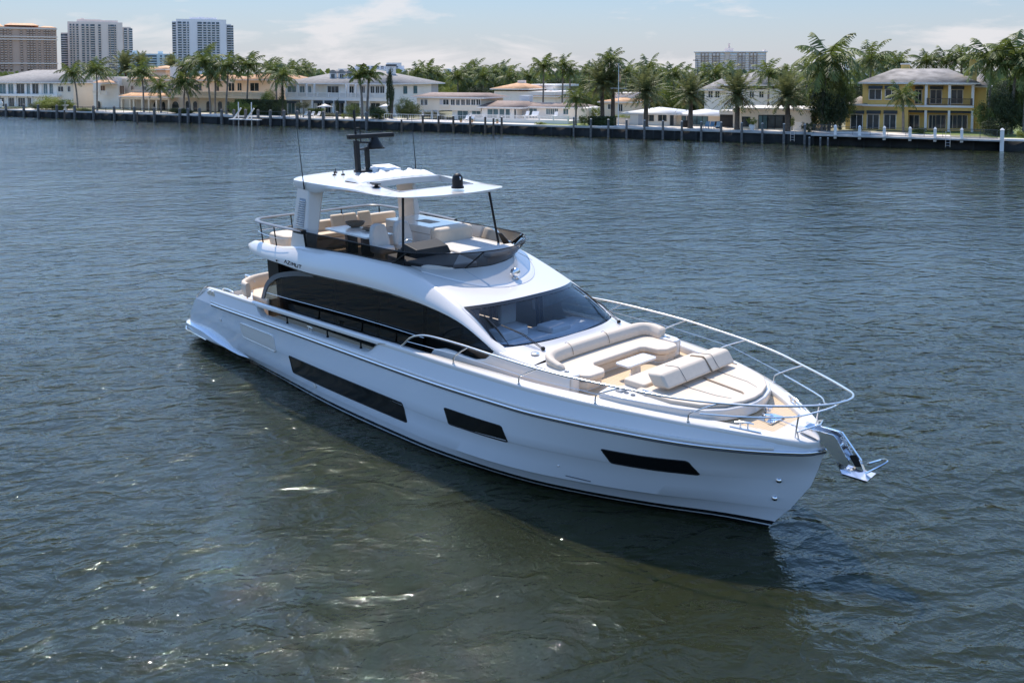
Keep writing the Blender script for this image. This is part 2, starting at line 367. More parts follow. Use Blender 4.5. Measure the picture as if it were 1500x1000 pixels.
# white bolster above rub rail
b_ = MB(); P = [(x, -float(LV[8][1](x))+.035, float(LV[8][0](x))+.085) for x in np.linspace(2.3, 22.2, 80)]
b_.tube(P, .045, 8); b_.build2('rub_rail_bolster', 'gelcoat', Y, smooth=60)
# swim platform with the sponsons that taper forward along the hull
pl = [(-.25, 0), (-.25, -1.2), (-.25, -2.3), (-.12, -2.64), (.2, -2.78), (.9, -2.83), (1.6, -2.86), (2.2, -2.87), (2.7, -2.86), (3.1, -2.82), (3.5, -2.76), (3.9, -2.70), (4.3, -2.64), (4.8, -2.58)]
def tz(x): return .60 if x < 1.5 else .60-.36*min(1, ((x-1.5)/2.3))**1.25
pb = MB(); g = []
for dz, dy in ((-.55, .80), (-.2, .62), (.0, .47), (.10, .32), (.22, .12), (.31, .015), (.38, 0)):
    g.append([(x+(dy*.6 if x < 0 else 0), -max(0, abs(y)-dy*(1 if x > -.2 else .2)), min(dz, tz(x)-.05)) for x, y in pl])
g.append([(x, y, tz(x)-.04) for x, y in pl]); g.append([(x+(.03 if x < 0 else 0), -max(0, abs(y)-.05), tz(x)) for x, y in pl]); g.append([(max(x, .1), -max(0, abs(y)-.42), tz(x)+.004) for x, y in pl])
pb.grid(g); pb.grid([[(.1, 0, .6), (2.2, 0, .6)], [(.1, -2.4, .6), (2.2, -2.4, .6)]]); pb.mirror(); pb.build('swim_platform', 'hull_paint', Y, smooth=50)
b_ = MB(); b_.tube([(-.26, -2.0, .33), (-.24, -2.35, .33), (-.13, -2.67, .33), (.2, -2.82, .33), (1.3, -2.855, .32), (1.9, -2.875, .31)], .022, 6); b_.build2('platform_rub_rail', 'chrome', Y)
b_ = MB(); b_.prism([(-.15, -2.2), (.95, -2.2), (.95, 2.2), (-.15, 2.2)], .60, .607); b_.build('platform_teak', 'teak', Y)
# transom and cockpit deck
b_ = MB(); b_.hexa([(1.0, -1.6, .55), (2.6, -1.6, .55), (2.6, 1.6, .55), (1.0, 1.6, .55), (1.7, -1.6, 1.62), (2.6, -1.6, 1.62), (2.6, 1.6, 1.62), (1.7, 1.6, 1.62)])
for k in range(5):
    for s in (-1, 1):
        ya, yb = sorted((s*1.65, s*2.5)); b_.box(.95+.26*k, 2.7, ya, yb, .55+.21*k, .55+.21*(k+1))
b_.build('transom_stairs', 'gelcoat', Y, bevel=(.03, 2))
# decks
def deckstrip(x0, x1, n, ye, z=zd):
    G = []
    for x in np.linspace(x0, x1, n):
        y = float(ye(x)); G.append([(x, y*t, float(z(x))) for t in np.linspace(-1, 1, 9)])
    return G
yin = lambda x: float(ycap(x))+.02-min(float(capw(x)), float(ycap(x)))
b_ = MB(); b_.grid(deckstrip(2.0, 22.35, 120, yin)); b_.build('teak_deck', 'teak', Y)
b_ = MB(); b_.grid(deckstrip(22.05, 22.84, 14, lambda x: float(ycap(x))-.01, lambda x: float(zcap(x))-.006)); b_.grid([[(22.05, y, 2.3) for y in (-.9, 0, .9)], [(22.05, y, float(zcap(22.05))-.006) for y in (-.9, 0, .9)]]); b_.build('bow_plate', 'gelcoat', Y)
# ---- hull windows: black glass panels set in the topsides
def hull_panel(x0, x1, ztl, zbl, ztr, zbr, off, slant=.10, rad=.08, n=44, m=5):
    G = []
    for i in range(n+1):
        u = (1-math.cos(math.pi*i/n))/2; row = []
        xt = x0+(x1-x0)*u; zt = ztl+(ztr-ztl)*u; zb = zbl+(zbr-zbl)*u
        d = min(u, 1-u)*(x1-x0); cb_ = ct = 0; q = rad-math.sqrt(max(0, rad*rad-(rad-min(d, rad))**2))
        cb_ = q if u < .5 else q*.4; ct = q*.25 if u < .5 else q
        for j in range(m+1):
            v = j/m; z = (zb+cb_)+(zt-zb-cb_-ct)*v; x = xt+slant*(1-v)
            row.append((x, -hy(x, z)-off, z))
        G.append(row)
    return G
for (a) in ((7.50, 13.13, 1.05, .55, 1.12, .62, ), (14.75, 16.62, 1.46, 1.07, 1.51, 1.13), (19.07, 20.72, 1.58, 1.25, 1.60, 1.24)):
    for s in (1, -1):
        b_ = MB(); b_.grid(hull_panel(*a, .006)); 
        if s < 0: b_.v = [(x, -y, z) for x, y, z in b_.v]
        o = b_.build('hull_window', 'black_gloss', hull, smooth=40)
        e = MB(); Gp = hull_panel(*a, .004); loop = [r[-1] for r in Gp]+[q for q in Gp[-1][::-1]][1:]+[r[0] for r in Gp[::-1]][1:]+[q for q in Gp[0]][1:-1]
        if s < 0: loop = [(x, -y, z) for x, y, z in loop]
        e.tube(loop, .016, 5, closed=True); e.build('window_frame', 'black_trim', o)
# raised hatch panel and small fittings on the topsides
b_ = MB(); Gp = hull_panel(4.42, 6.62, 1.42, .97, 1.47, .97, .012, slant=.06, rad=.12)
b_.grid(Gp); loop = [r[-1] for r in Gp]+[q for q in Gp[-1][::-1]][1:]+[r[0] for r in Gp[::-1]][1:]+[q for q in Gp[0]][1:-1]
b_.tube(loop, .022, 6, closed=True); b_.build('garage_hatch', 'gelcoat', hull, smooth=40)
for X, z, r in ((8.9, .48, .075), (2.95, 1.22, .05), (17.95, .84, .02)):
    y = -hy(X, z); b_ = MB(); b_.lathe([(r, .03), (r*1.02, 0), (r, -.03), (r*.6, -.035)], (X, y, z), 16, 'y'); b_.build('skin_fitting', 'gelcoat' if r > .03 else 'chrome', hull, smooth=40)
b_ = MB(); b_.tube([(18.05, -hy(18.05, .60)-.004, .60), (18.6, -hy(18.6, .58)-.004, .58)], .014, 6); b_.build('thruster_grille', 'grey_trim', hull)
for X, z in ((22.12, 1.30), (22.02, .83)):
    y = -hy(X, z); b_ = MB(); b_.lathe([(.02, -.05), (.05, -.035), (.065, 0), (.05, .01)], (X, y, z), 14, 'y'); b_.build('anchor_light', 'chrome', hull, smooth=50)
# stern mooring gear on the wing
b_ = MB(); b_.box(2.0, 2.55, -2.69, -2.66, 1.93, 2.03); b_.lathe([(.05, 0), (.05, .12), (.07, .14), (.07, .17)], (2.2, -2.66, 1.93), 12); b_.lathe([(.05, 0), (.05, .12), (.07, .14), (.07, .17)], (2.42, -2.66, 1.93), 12)
b_.build('mooring_fairlead', 'steel', Y, smooth=40)
b_ = MB(); b_.tube(catmull([(2.9, -2.55, 2.14), (2.95, -2.55, 2.26), (3.3, -2.55, 2.29), (3.62, -2.55, 2.26), (3.66, -2.55, 2.14)], 4), .018, 6); b_.build2('quarter_rail', 'steel', Y)
b_ = MB(); b_.tube(catmull([(3.0, -1.75, 1.62), (3.0, -1.75, 2.5), (3.1, -1.75, 2.6), (3.5, -1.75, 2.58), (3.6, -1.75, 2.45)], 4), .03, 8); b_.build2('boarding_rail', 'steel', Y)
# bulwark opening stanchions
for X in (7.35, 9.58, 11.2):
    for s in (-1, 1):
        b_ = MB(); y = s*(float(ycap(X))-.06); b_.tube([(X, y, float(led(X))-.1), (X, y, float(zcap(X))-.08)], .022, 8); b_.tube([(X, y, float(led(X))), (X, y, float(led(X))+.05)], .035, 8)
        b_.build('bulwark_stanchion', 'black_trim', Y)
def cleat(x, y, z, rz, L=.34, nm='deck_cleat'):
    c, s = math.cos(rz), math.sin(rz); b = MB()
    p = lambda a, h: (x+a*c, y+a*s, z+h)
    b.tube([p(-L/2, .10), p(-L/4, .115), p(L/4, .115), p(L/2, .10)], [.012, .022, .022, .012], 8)
    for k in (-1, 1): b.tube([p(k*L*.2, 0), p(k*L*.2, .11)], .02, 8)
    b.build(nm, 'steel', Y)
for s in (-1, 1):
    cleat(21.62, s*.96, float(zcap(21.6))+.01, -.35*s if False else (.9 if s > 0 else -.9)*-.55, .36)
    cleat(8.6, s*2.72, float(led(8.6))+.01, 0, .3)
    b_ = MB(); b_.tube([(21.42, s*1.16, float(zcap(21.4))+.016), (21.95, s*.88, float(zcap(21.9))+.02)], .014, 6); b_.build('chafe_strip', 'steel', Y)

# ---- deckhouse: side glass, bulkhead, inside
arc = kn('5.0:2.2 5.25:2.70 5.9:3.12 6.6:3.29 7.3:3.40 8.1:3.48 9.4:3.58 10.6:3.65 11.6:3.66 12.4:3.645 13.2:3.60 14:3.51 14.5:3.42 14.9:3.30 15.4:3.10 15.95:2.84')
yb_ = lambda z: 2.20-.07*(z-1.8)
zbot = kn('4.6:1.64 5.2:1.64 5.9:1.86 12.6:2.01 13.2:2.06 14.3:2.44 15.95:2.62')
G = []
for x in list(np.linspace(4.62, 5.4, 12))+list(np.linspace(5.5, 15.98, 90)):
    zt = 1.66+max(0, (x-4.6))*1.35 if x < 5.0 else float(arc(x)); zb = float(zbot(x)); zt = max(zt, zb+.004)
    G.append([(x, -yb_(zb+(zt-zb)*t), zb+(zt-zb)*t) for t in np.linspace(0, 1, 9)])
for s in (1, -1):
    b_ = MB(); b_.grid(G); 
    if s < 0: b_.v = [(x, -y, z) for x, y, z in b_.v]
    side = b_.build('saloon_window', 'tinted_glass', Y, smooth=40)
    b_ = MB(); P = [(4.62, 2.225, 1.7), (4.85, 2.21, 2.02), (5.0, 2.2, 2.22), (5.22, 2.17, 2.64), (5.5, 2.15, 2.90), (5.9, 2.13, 3.10), (6.4, 2.12, 3.24), (7.1, 2.1, 3.38), (8.0, 2.1, 3.50)]
    P = catmull(P, 3); g = []
    for i, p in enumerate(P):
        d = (P[min(i+1, len(P)-1)]-P[max(i-1, 0)]).normalized(); nn = Vector((-d.z, 0, d.x))*.075
        q = [p-nn, p+nn, p+nn+Vector((0, .05, 0)), p-nn+Vector((0, .05, 0)), p-nn]; g.append([(v.x, -s*v.y, v.z) for v in q])
    b_.grid(g); b_.build('window_surround', 'rail_grey', side)
    for xv in (8.9, 11.0, 13.0):      # mullions behind the tinted glass
        b_ = MB(); b_.hexa([(xv, -s*2.14, 1.75), (xv+.10, -s*2.14, 1.75), (xv+.10, -s*2.10, 1.75), (xv, -s*2.10, 1.75), (xv, -s*2.03, 3.45), (xv+.10, -s*2.03, 3.45), (xv+.10, -s*1.99, 3.45), (xv, -s*1.99, 3.45)]); b_.build('mullion', 'black_trim', side)
b_ = MB(); b_.box(5.9, 6.0, -2.05, 2.05, 1.66, 3.66); b_.box(5.6, 5.95, -2.04, -1.86, 1.66, 3.66); b_.box(5.6, 5.95, 1.86, 2.04, 1.66, 3.66); b_.build('saloon_bulkhead', 'black_trim', Y)
for s in (-1, 1):
    b_ = MB(); b_.prism([(5.3, s*2.12), (5.95, s*2.12), (5.95, s*2.0), (5.3, s*2.0)][::s], 2.9, 3.7); b_.build('aft_panel', 'black_trim', Y)
b_ = MB(); b_.box(6, 16.2, -2.1, 2.1, 1.60, 1.64); b_.build('cabin_sole', 'interior_dark', Y)
# helm inside, seen through the windshield
b_ = MB(); b_.prism([(14.55, -1.9), (15.7, -1.95), (16.1, -1.2), (16.22, 0), (16.1, 1.2), (15.7, 1.95), (14.55, 1.9)], 2.55, lambda x, y: 2.78+.06*(x-14.5)); b_.build('dashboard', 'dash', Y, bevel=(.04, 2))
b_ = MB(); b_.box(14.55, 15.1, -1.25, -.35, 2.80, 3.05); b_.box(14.9, 15.5, .1, .8, 2.80, 2.98); b_.build('instrument_console', 'interior_light', Y, bevel=(.06, 3))
for yy in (-.8, .55):
    b_ = MB(); b_.box(13.3, 13.45, yy-.3, yy+.3, 2.6, 3.35); b_.box(13.3, 13.9, yy-.3, yy+.3, 2.45, 2.62); b_.build('pilot_seat', 'interior_light', Y, bevel=(.06, 3))
b_ = MB(); b_.box(11.5, 11.7, -.3, .9, 1.7, 3.5); b_.build('interior_partition', 'dash', Y)
b_ = MB(); b_.box(7.2, 10.2, 1.1, 1.9, 1.65, 2.15); b_.box(7.2, 10.2, 1.7, 1.95, 2.1, 2.55); b_.build('saloon_sofa', 'interior_light', Y, bevel=(.06, 2))

# ---- white upper body: overhang band, shoulders, brow over the windshield
zlo = kn('4.55:3.90 4.8:3.80 5.4:3.73 6:3.69 6.8:3.66 7.6:3.62 8.3:3.60 9.4:3.62 10.6:3.655 11.6:3.665 12.4:3.65 13.2:3.605 14:3.515 14.5:3.425 14.9:3.305 15.4:3.105 15.95:2.86 16.3:2.70')
ylo = kn('4.55:2.30 5:2.44 6:2.50 8:2.48 10:2.42 12:2.36 13.2:2.29 14:2.24 15:2.19 16.3:2.16')
zsh = kn('4.55:4.00 4.8:4.07 5.6:4.09 6.4:4.12 7:4.19 7.6:4.27 8.3:4.30 10.5:4.38 11.6:4.385 12.2:4.34 12.8:4.22 13.3:4.08 13.85:3.905 14.43:3.69 15:3.42 15.4:3.225 15.78:3.05 16.3:2.86')
ysh = kn('4.55:2.20 5:2.30 6:2.34 7:2.28 8.3:2.16 10.5:2.10 12:2.03 13:1.99 14.43:1.98 15.4:2.01 15.8:2.04 16.3:2.06')
ybu = lambda x: float(ylo(x))+float(np.interp(x, [4.5, 6, 12, 14, 16.3], [.03, .06, .05, .02, .0]))
G = []
for x in list(np.linspace(4.55, 12.28, 76))+list(np.linspace(12.35, 16.0, 40)):
    yl, zl, ys, zs_ = float(ylo(x)), float(zlo(x)), float(ysh(x)), float(zsh(x)); yb2 = ybu(x)
    row = [(x, -yl+.35 if x < 14 else -yl+.35*max(0, (15-x)), zl+.03 if x < 15 else zl), (x, -yl+.02, zl)]
    for t in (0.1, .25, .42, .6, .78, .9):
        yy = yb2+(ys-yb2)*(t**2.3); z = zl+(zs_-zl)*t
        row.append((x, -yy, z))
    row += [(x, -ys+.01, zs_-.004), (x, -ys+.07, zs_+.012)]
    if x < 12.35: row += [(x, -ys+.14, zs_), (x, -ys+.16, zs_-.04), (x, -ys+.17, 3.97)]
    else: row += [(x, -ys+.10, zs_+.01)]*3
    G.append(row)
b_ = MB(); b_.grid(G); b_.mirror()
# aft edge of the overhang
aft = G[0]; b_.grid([[(p[0], p[1], p[2]) for p in aft[1:10]], [(p[0]-.14, p[1]*.86, p[2]) for p in aft[1:10]], [(p[0]-.2, 0, p[2]) for p in aft[1:10]], [(p[0]-.14, -p[1]*.86, p[2]) for p in aft[1:10]], [(p[0], -p[1], p[2]) for p in aft[1:10]]])
b_.build('upper_body', 'gelcoat', Y, smooth=50)
b_ = MB(); b_.grid(deckstrip(4.5, 12.9, 30, lambda x: float(ysh(x))-.10 if x < 12.3 else 1.85, lambda x: 3.985)); b_.build('flybridge_deck', 'teak', Y)
b_ = MB(); b_.grid(deckstrip(4.6, 13.4, 30, lambda x: float(ylo(x))-.1, lambda x: float(zlo(x))+.03)); b_.build('overhang_soffit', 'gelcoat_matt', Y)
# brow surface between flybridge screen base (s=0) and windshield top (s=1)
def brow(t, s, lift=0.):
    xsd = 12.0+2.43*s; ys_ = float(ysh(xsd))-.06; zs_ = float(zsh(xsd))+.01
    xc = 13.28+(14.93-13.28)*s; zc = 4.24+(3.77-4.24)*s-.05*math.sin(math.pi*s)
    wq = abs(t)**2.6; wz = abs(t)**2.2
    return (xc+(xsd-xc)*wq, ys_*t, zc+(zs_-zc)*wz+lift)
T = np.linspace(-1, 1, 49)
b_ = MB(); b_.grid([[brow(t, s) for t in T] for s in np.linspace(0, 1, 16)]); b_.build('brow', 'gelcoat', Y, smooth=60)
b_ = MB(); g = []
for s in np.linspace(0, 1, 10):
    g.append([brow(t*.93, s*(.62-.40*abs(t)**2.2), .028 if s < 1 else 0) for t in T])
b_.grid(g); b_.build('brow_fairing', 'gelcoat', Y, smooth=18)
b_ = MB()
for t0 in (-.42, .8): b_.tube([brow(t0+.03*s, s*(.62-.40*abs(t0)**2.2), .029) for s in np.linspace(0, .98, 8)], .006, 4)
b_.tube([brow(t*.93, (.62-.40*abs(t)**2.2), .003) for t in T], .007, 4); b_.build('fairing_seam', 'seam_grey', Y)
# windshield
def wtop(t, e=0): 
    p = brow(t, 1.0); return Vector(p)
WB = [(15.55, 2.00, 3.14), (15.80, 1.96, 3.03), (16.02, 1.70, 3.00), (16.18, 1.1, 2.99), (16.30, .4, 2.985)]
def wbot(t):
    a = abs(t); k = np.interp(a, [0, .2, .55, .85, .95, 1], [0, 1, 2, 3, 4, 5]) ; P = [(16.32, 0, 2.985)]+WB[::-1]
    i = int(min(4, math.floor(k))); f = k-i; p = Vector(P[i]).lerp(Vector(P[i+1]), f); p.y *= (1 if t > 0 else -1); return p
T2 = np.linspace(-1, 1, 41)
def wsurf(t, s, off=0.):
    a = wtop(t); b = wbot(t); p = a.lerp(b, s); nrm = Vector((.40, 0, .92)); return p+nrm*(.05*math.sin(math.pi*s)+off)
b_ = MB(); b_.grid([[tuple(wsurf(t, s, .004)) for t in T2] for s in np.linspace(.02, .985, 9)]); ws = b_.build('windshield', 'windshield_glass', Y, smooth=60)
b_ = MB(); b_.grid([[tuple(wsurf(t, s, .012)) for t in T2] for s in (-.005, .03, .06, .085)])
b_.grid([[tuple(wsurf(t, s, .012)) for t in T2] for s in (.955, .98, 1.0)])
for sg in (-1, 1): b_.grid([[tuple(wsurf(sg*t, s, .012)) for s in np.linspace(0, 1, 10)] for t in (.965, 1.0)])
b_.build('windshield_border', 'black_gloss', ws, smooth=60)
# A pillars' inner return
b_ = MB(); g = []
for s in np.linspace(0, 1, 12):
    p = wsurf(-1, s); x = p.x; g.append([(p.x, p.y, p.z-.01), (x, -float(ysh(x))-.0, float(zsh(x)))])
b_.grid(g); b_.build2('pillar_flange', 'gelcoat', Y)
def wiper(base, sp, s0, s1, t0, t1):
    b = MB(); piv = wsurf(sp[0], sp[1], .05)
    for o in (0, .05): b.tube([Vector(base)+Vector((0, o, 0)), (Vector(base)+piv)/2+Vector((0, o, .07)), piv+Vector((0, o*.5, 0))], .010, 5)
    b.tube([wsurf(t0, s0, .035), wsurf((t0+t1)/2, (s0+s1)/2, .05), wsurf(t1, s1, .035)], [.008, .028, .008], 5)
    b.lathe([(.05, 0), (.05, .05), (.03, .07)], base, 10); b.build('windshield_wiper', 'black_trim', ws)
wiper((16.50, -1.30, 2.97), (-.84, .56), .28, .97, -.90, -.90)
wiper((16.30, 1.72, 2.98), (.88, .42), .05, .82, .93, .90)
# cowl ahead of the windshield and coachroof sides
cz = kn('15.4:3.10 15.8:3.03 16.3:2.96 17:2.92 18.1:2.88'); cy = kn('13.4:2.20 15:2.17 15.8:2.14 17:2.07 18.05:2.00')
g = []
for x in np.linspace(15.72, 16.93, 16):
    yy = float(cy(x)); zc = float(cz(x)); row = []
    for t in T:
        xx = x+ (0 if True else 0); e = abs(t)
        xf = max(x, 0)+ .62*(1-e**3)*max(0, (16.5-x)/.78) if x < 16.5 else x
        row.append((xf, yy*t, zc-(.06*e**6)+.02*(1-e)))
    g.append(row)
b_ = MB(); b_.grid(g)
side_ = [(x, -float(cy(x)), (float(cz(x))-.06) if x >= 15.72 else float(np.interp(x, [13.4, 13.6, 14.0, 14.3, 14.7, 15.1, 15.45, 15.75], [2.30, 2.52, 2.62, 2.63, 2.60, 2.60, 2.70, 2.95]))) for x in list(np.linspace(13.35, 15.7, 30))+list(np.linspace(15.75, 18.0, 20))]
m2 = MB(); m2.grid([[(x, y-.03, float(zd(x))-.02) for x, y, z in side_], [(x, y-.03, z-.05) for x, y, z in side_], [(x, y-.01, z-.01) for x, y, z in side_], [(x, y+.03, z) for x, y, z in side_], [(x, y+.10, z-.01) for x, y, z in side_]]); m2.mirror()
b_.add(m2.v, m2.f); b_.build('foredeck_cowl', 'gelcoat', Y, smooth=50)
b_ = MB(); b_.lathe([(.10, 0), (.10, .015), (.08, .03), (.03, .032)], (16.55, -1.62, 2.955), 18); b_.build('deck_filler', 'steel', Y, smooth=40)
# arm consoles at the ends of the sofa
for s in (-1, 1):
    b_ = MB(); pp = [(17.0, s*1.72), (18.02, s*1.72), (18.06, s*1.80), (18.03, s*1.97), (17.9, s*2.04), (17.0, s*2.10)]
    b_.prism(pp[::s], 2.45, lambda x, y: 2.90-.03*(x-17)); c_ = b_.build('sofa_console', 'gelcoat', Y, bevel=(.035, 3))
    for dx in (17.55, 17.75):
        b_ = MB(); b_.lathe([(.055, 0), (.055, .008), (.04, .010), (.03, .004)], (dx, s*1.86, 2.875), 16); b_.build('cup_holder', 'grey_trim', c_)
# ---- foredeck sofa
def U(x0, x1, yi, yo, xa, r=.25):    # U outline: back at x0, front of main seat x1, arms to xa
    return [(x0, -yo+r), (x0+r*.3, -yo+r*.3), (x0+r, -yo), (xa-.15, -yo), (xa, -yo+.12), (xa+.02, -yi-.2), (xa-.12, -yi-.03), (x1+.1, -yi), (x1, -yi+.1),
            (x1, yi-.1), (x1+.1, yi), (xa-.12, yi+.03), (xa+.02, yi+.2), (xa, yo-.12), (xa-.15, yo), (x0+r, yo), (x0+r*.3, yo-r*.3), (x0, yo-r)]
b_ = MB(); b_.prism(U(16.85, 17.60, 1.00, 1.72, 18.12), 2.46, 2.52); b_.build('sofa_plinth', 'gelcoat', Y)
b_ = MB(); b_.prism(U(16.85, 17.63, .98, 1.74, 18.16), 2.52, 2.68); sf = b_.build('sofa_base', 'upholstery', Y, bevel=(.03, 3))
b_ = MB(); b_.prism(U(16.85, 17.68, .96, 1.72, 18.22), 2.69, 2.84); b_.build('sofa_seat_cushion', 'upholstery', Y, bevel=(.05, 4))
bk = catmull([(17.62, -1.86, 2.86), (17.25, -1.84, 2.95), (17.04, -1.66, 3.0), (16.97, -1.2, 3.01), (16.95, -.4, 3.01), (16.95, .4, 3.01), (16.97, 1.2, 3.01), (17.02, 1.66, 3.01), (17.25, 1.86, 3.0), (17.62, 1.87, 2.96)], 6)
b_ = MB(); g = []
for i, p in enumerate(bk):
    d = bk[min(i+1, len(bk)-1)]-bk[max(i-1, 0)]; d.z = 0; d.normalize(); nn = Vector((-d.y, d.x, 0)); f = .7 if i in (0, len(bk)-1) else 1
    ring = []
    for a in range(12):
        t = 2*math.pi*a/12; cx = math.cos(t); sz = math.sin(t); rx = .108*f*math.copysign(abs(cx)**.7, cx); rz = .15*f*math.copysign(abs(sz)**.7, sz)
        ring.append(tuple(p-nn*(rx+.045-.30*rz)+Vector((0, 0, rz-.02))))
    ring.append(ring[0]); g.append(ring)
b_.grid(g); b_.add(g[0][:-1], [tuple(range(12))]); b_.add(g[-1][:-1], [tuple(range(12))]); bo = b_.build('sofa_backrest', 'upholstery', Y, smooth=70)
for yy in (-.95, 0.35):
    b_ = MB(); b_.tube([(16.98+.14*math.cos(t)-.05*math.sin(t), yy, 2.99+.175*math.sin(t)) for t in np.linspace(-.5, 2.2, 10)], .007, 4); b_.build('seam', 'piping', bo)
# table
b_ = MB(); b_.prism(rrect(18.0, 18.42, -.52, .52, .07), 2.78, 2.835); tb = b_.build('foredeck_table', 'table_white', Y, bevel=(.015, 2))
b_ = MB(); b_.lathe([(.16, 0), (.15, .02), (.12, .05), (.11, .27), (.14, .325)], (18.21, 0, 2.46), 20); b_.build('pedestal', 'gelcoat', tb, smooth=40)
# ---- sunpad
sb = [(18.80, -2.02), (19.3, -1.95), (19.9, -1.76), (20.5, -1.50), (20.9, -1.22), (21.15, -.85), (21.3, -.4), (21.34, 0)]
sb = sb+[(x, -y) for x, y in sb[:-1][::-1]]+[(18.72, 1.6), (18.9, 1.38), (18.9, -1.38), (18.72, -1.6)]
b_ = MB(); b_.prism(sb, 2.44, lambda x, y: 2.74-.03*max(0, x-19.5)); b_.build('sunpad_base', 'gelcoat', Y, bevel=(.03, 3))
sc_ = [(19.35, -1.48), (20.2, -1.46), (20.78, -1.20), (21.08, -.80), (21.23, -.35), (21.27, 0)]; sc_ = sc_+[(x, -y) for x, y in sc_[:-1][::-1]]
b_ = MB(); b_.prism(sc_, 2.70, lambda x, y: 2.81-.03*max(0, x-19.9)); sp_ = b_.build('sunpad_cushion', 'upholstery', Y, bevel=(.05, 4))
for pth in ([(19.95, .1), (20.95, .0), (21.25, -.15)],):
    b_ = MB(); b_.grid([[(x, y-.03, 2.825-.03*max(0, x-19.9)-(0 if x < 21.2 else .06)) for x, y in pth], [(x, y+.03, 2.826-.03*max(0, x-19.9)-(0 if x < 21.2 else .06)) for x, y in pth]]); b_.build('strap', 'piping', sp_)
b_ = MB()
for yy in (-.62, .72): b_.tube([(19.9, yy, 2.812), (20.7, yy*.9, 2.788), (21.0, yy*.72, 2.776)], .006, 4)
b_.build('seam', 'grey_trim', sp_)
b_ = MB(); b_.hexa([(19.62, -1.26, 2.86), (20.02, -1.26, 2.90), (20.02, 1.28, 2.90), (19.62, 1.28, 2.86), (19.42, -1.26, 3.14), (19.80, -1.26, 3.19), (19.80, 1.28, 3.19), (19.42, 1.28, 3.14)])
bo = b_.build('sunpad_backrest', 'upholstery', Y, bevel=(.07, 4))
for yy, m_, r in ((-.62, 'grey_trim', .006), (.60, 'grey_trim', .006), (.32, 'piping', .022)):
    b_ = MB(); b_.tube([(19.44, yy, 3.12), (19.46, yy, 3.152), (19.78, yy, 3.195), (19.815, yy, 3.165), (20.02, yy, 2.93)], r, 4); b_.build('strap' if r > .01 else 'seam', m_, bo)
b_ = MB(); b_.prism(rrect(18.86, 19.45, -1.30, 1.30, .08), 2.72, 2.88); b_.build('forward_seat_cushion', 'upholstery', Y, bevel=(.045, 4))
for s in (-1, 1):
    b_ = MB(); b_.box(19.0, 19.16, min(s*1.52, s*1.74), max(s*1.52, s*1.74), 2.74, 2.80); b_.box(19.55, 19.62, min(s*1.36, s*1.50), max(s*1.36, s*1.50), 2.74, 2.80); b_.build('armrest_bracket', 'gelcoat', Y, bevel=(.02, 2))
    for dx in (19.25, 19.42):
        b_ = MB(); b_.lathe([(.05, 0), (.05, .008), (.038, .010), (.03, .004)], (dx, s*1.66, 2.741), 16); b_.build('cup_holder', 'grey_trim', Y)
    b_ = MB(); b_.tube([(19.5, s*1.40, 2.74), (19.5, s*1.44, 2.82), (19.95, s*1.44, 2.82), (19.95, s*1.40, 2.74)], .014, 6); b_.build('grab_rail', 'steel', Y)

# ---- bow rail
RT = [(12.95, 2.76, 2.55), (13.10, 2.76, 2.66), (13.35, 2.76, 2.86), (13.7, 2.77, 3.01), (14.2, 2.77, 3.10), (15.3, 2.77, 3.14), (16.5, 2.77, 3.14), (17.65, 2.71, 3.13), (18.6, 2.56, 3.12), (19.6, 2.33, 3.12), (20.6, 2.02, 3.11), (21.44, 1.60, 3.11), (22.2, 1.14, 3.14), (22.8, .68, 3.19), (23.08, .40, 3.23), (23.20, .15, 3.25), (23.22, 0, 3.255)]
P = catmull([(x, -y, z) for x, y, z in RT], 5); P = P+[Vector((p.x, -p.y, p.z)) for p in P[::-1][1:]]
b_ = MB(); b_.tube(P, .024, 8); b_.build('bow_rail', 'steel', Y, smooth=60)
for s in (-1, 1):
    for fx, tx in ((15.0, 15.5), (17.07, 17.65), (18.96, 19.6), (20.78, 21.44)):
        k = Vector([float(kk) for kk in (tx, np.interp(tx, [a[0] for a in RT], [a[1] for a in RT]), 3.11)]); fy = min(float(ycap(fx))-.04, 2.76)
        b_ = MB(); z0 = float(zcap(fx)); P = catmull([(fx, s*fy, z0), (fx, s*fy, z0+.10), (fx+.04, s*(fy+.0), z0+.19), (fx+(k.x-fx)*.5, s*(fy+(k.y-fy)*.5), z0+.19+(k.z-z0-.19)*.5), (k.x, s*k.y, k.z)], 4)
        b_.tube(P, .017, 7); b_.tube([(fx, s*fy, z0), (fx, s*fy, z0+.02)], .035, 8); b_.build('rail_stanchion', 'steel', Y)
    mr_ = [(13.2, 2.77, 2.76), (15.15, 2.76, 2.86), (17.25, 2.70, 2.86), (19.2, 2.38, 2.86)]
    b_ = MB(); b_.tube([(x, s*y, z) for x, y, z in mr_]+[(21.02, s*1.62, 2.80)], .007, 5)
    b_.tube(catmull([(21.02, s*1.62, 2.78), (21.7, s*1.22, 2.80), (22.3, s*.78, 2.84), (22.55, s*.45, 2.86), (22.95, s*.12, 3.05), (23.1, s*.05, 3.2)], 4), .015, 6)
    b_.tube([(22.42, s*.42, 2.34), (22.45, s*.42, 2.84)], .017, 7); b_.build('rail_wire', 'steel', Y)
b_ = MB(); b_.tube([(22.5, -.42, 2.32), (22.46, -.42, 2.48), (22.6, -.3, 2.56), (22.7, 0, 2.58), (22.6, .3, 2.56), (22.46, .42, 2.48), (22.5, .42, 2.32)], .018, 7); b_.build('bow_roller_guard', 'steel', Y)
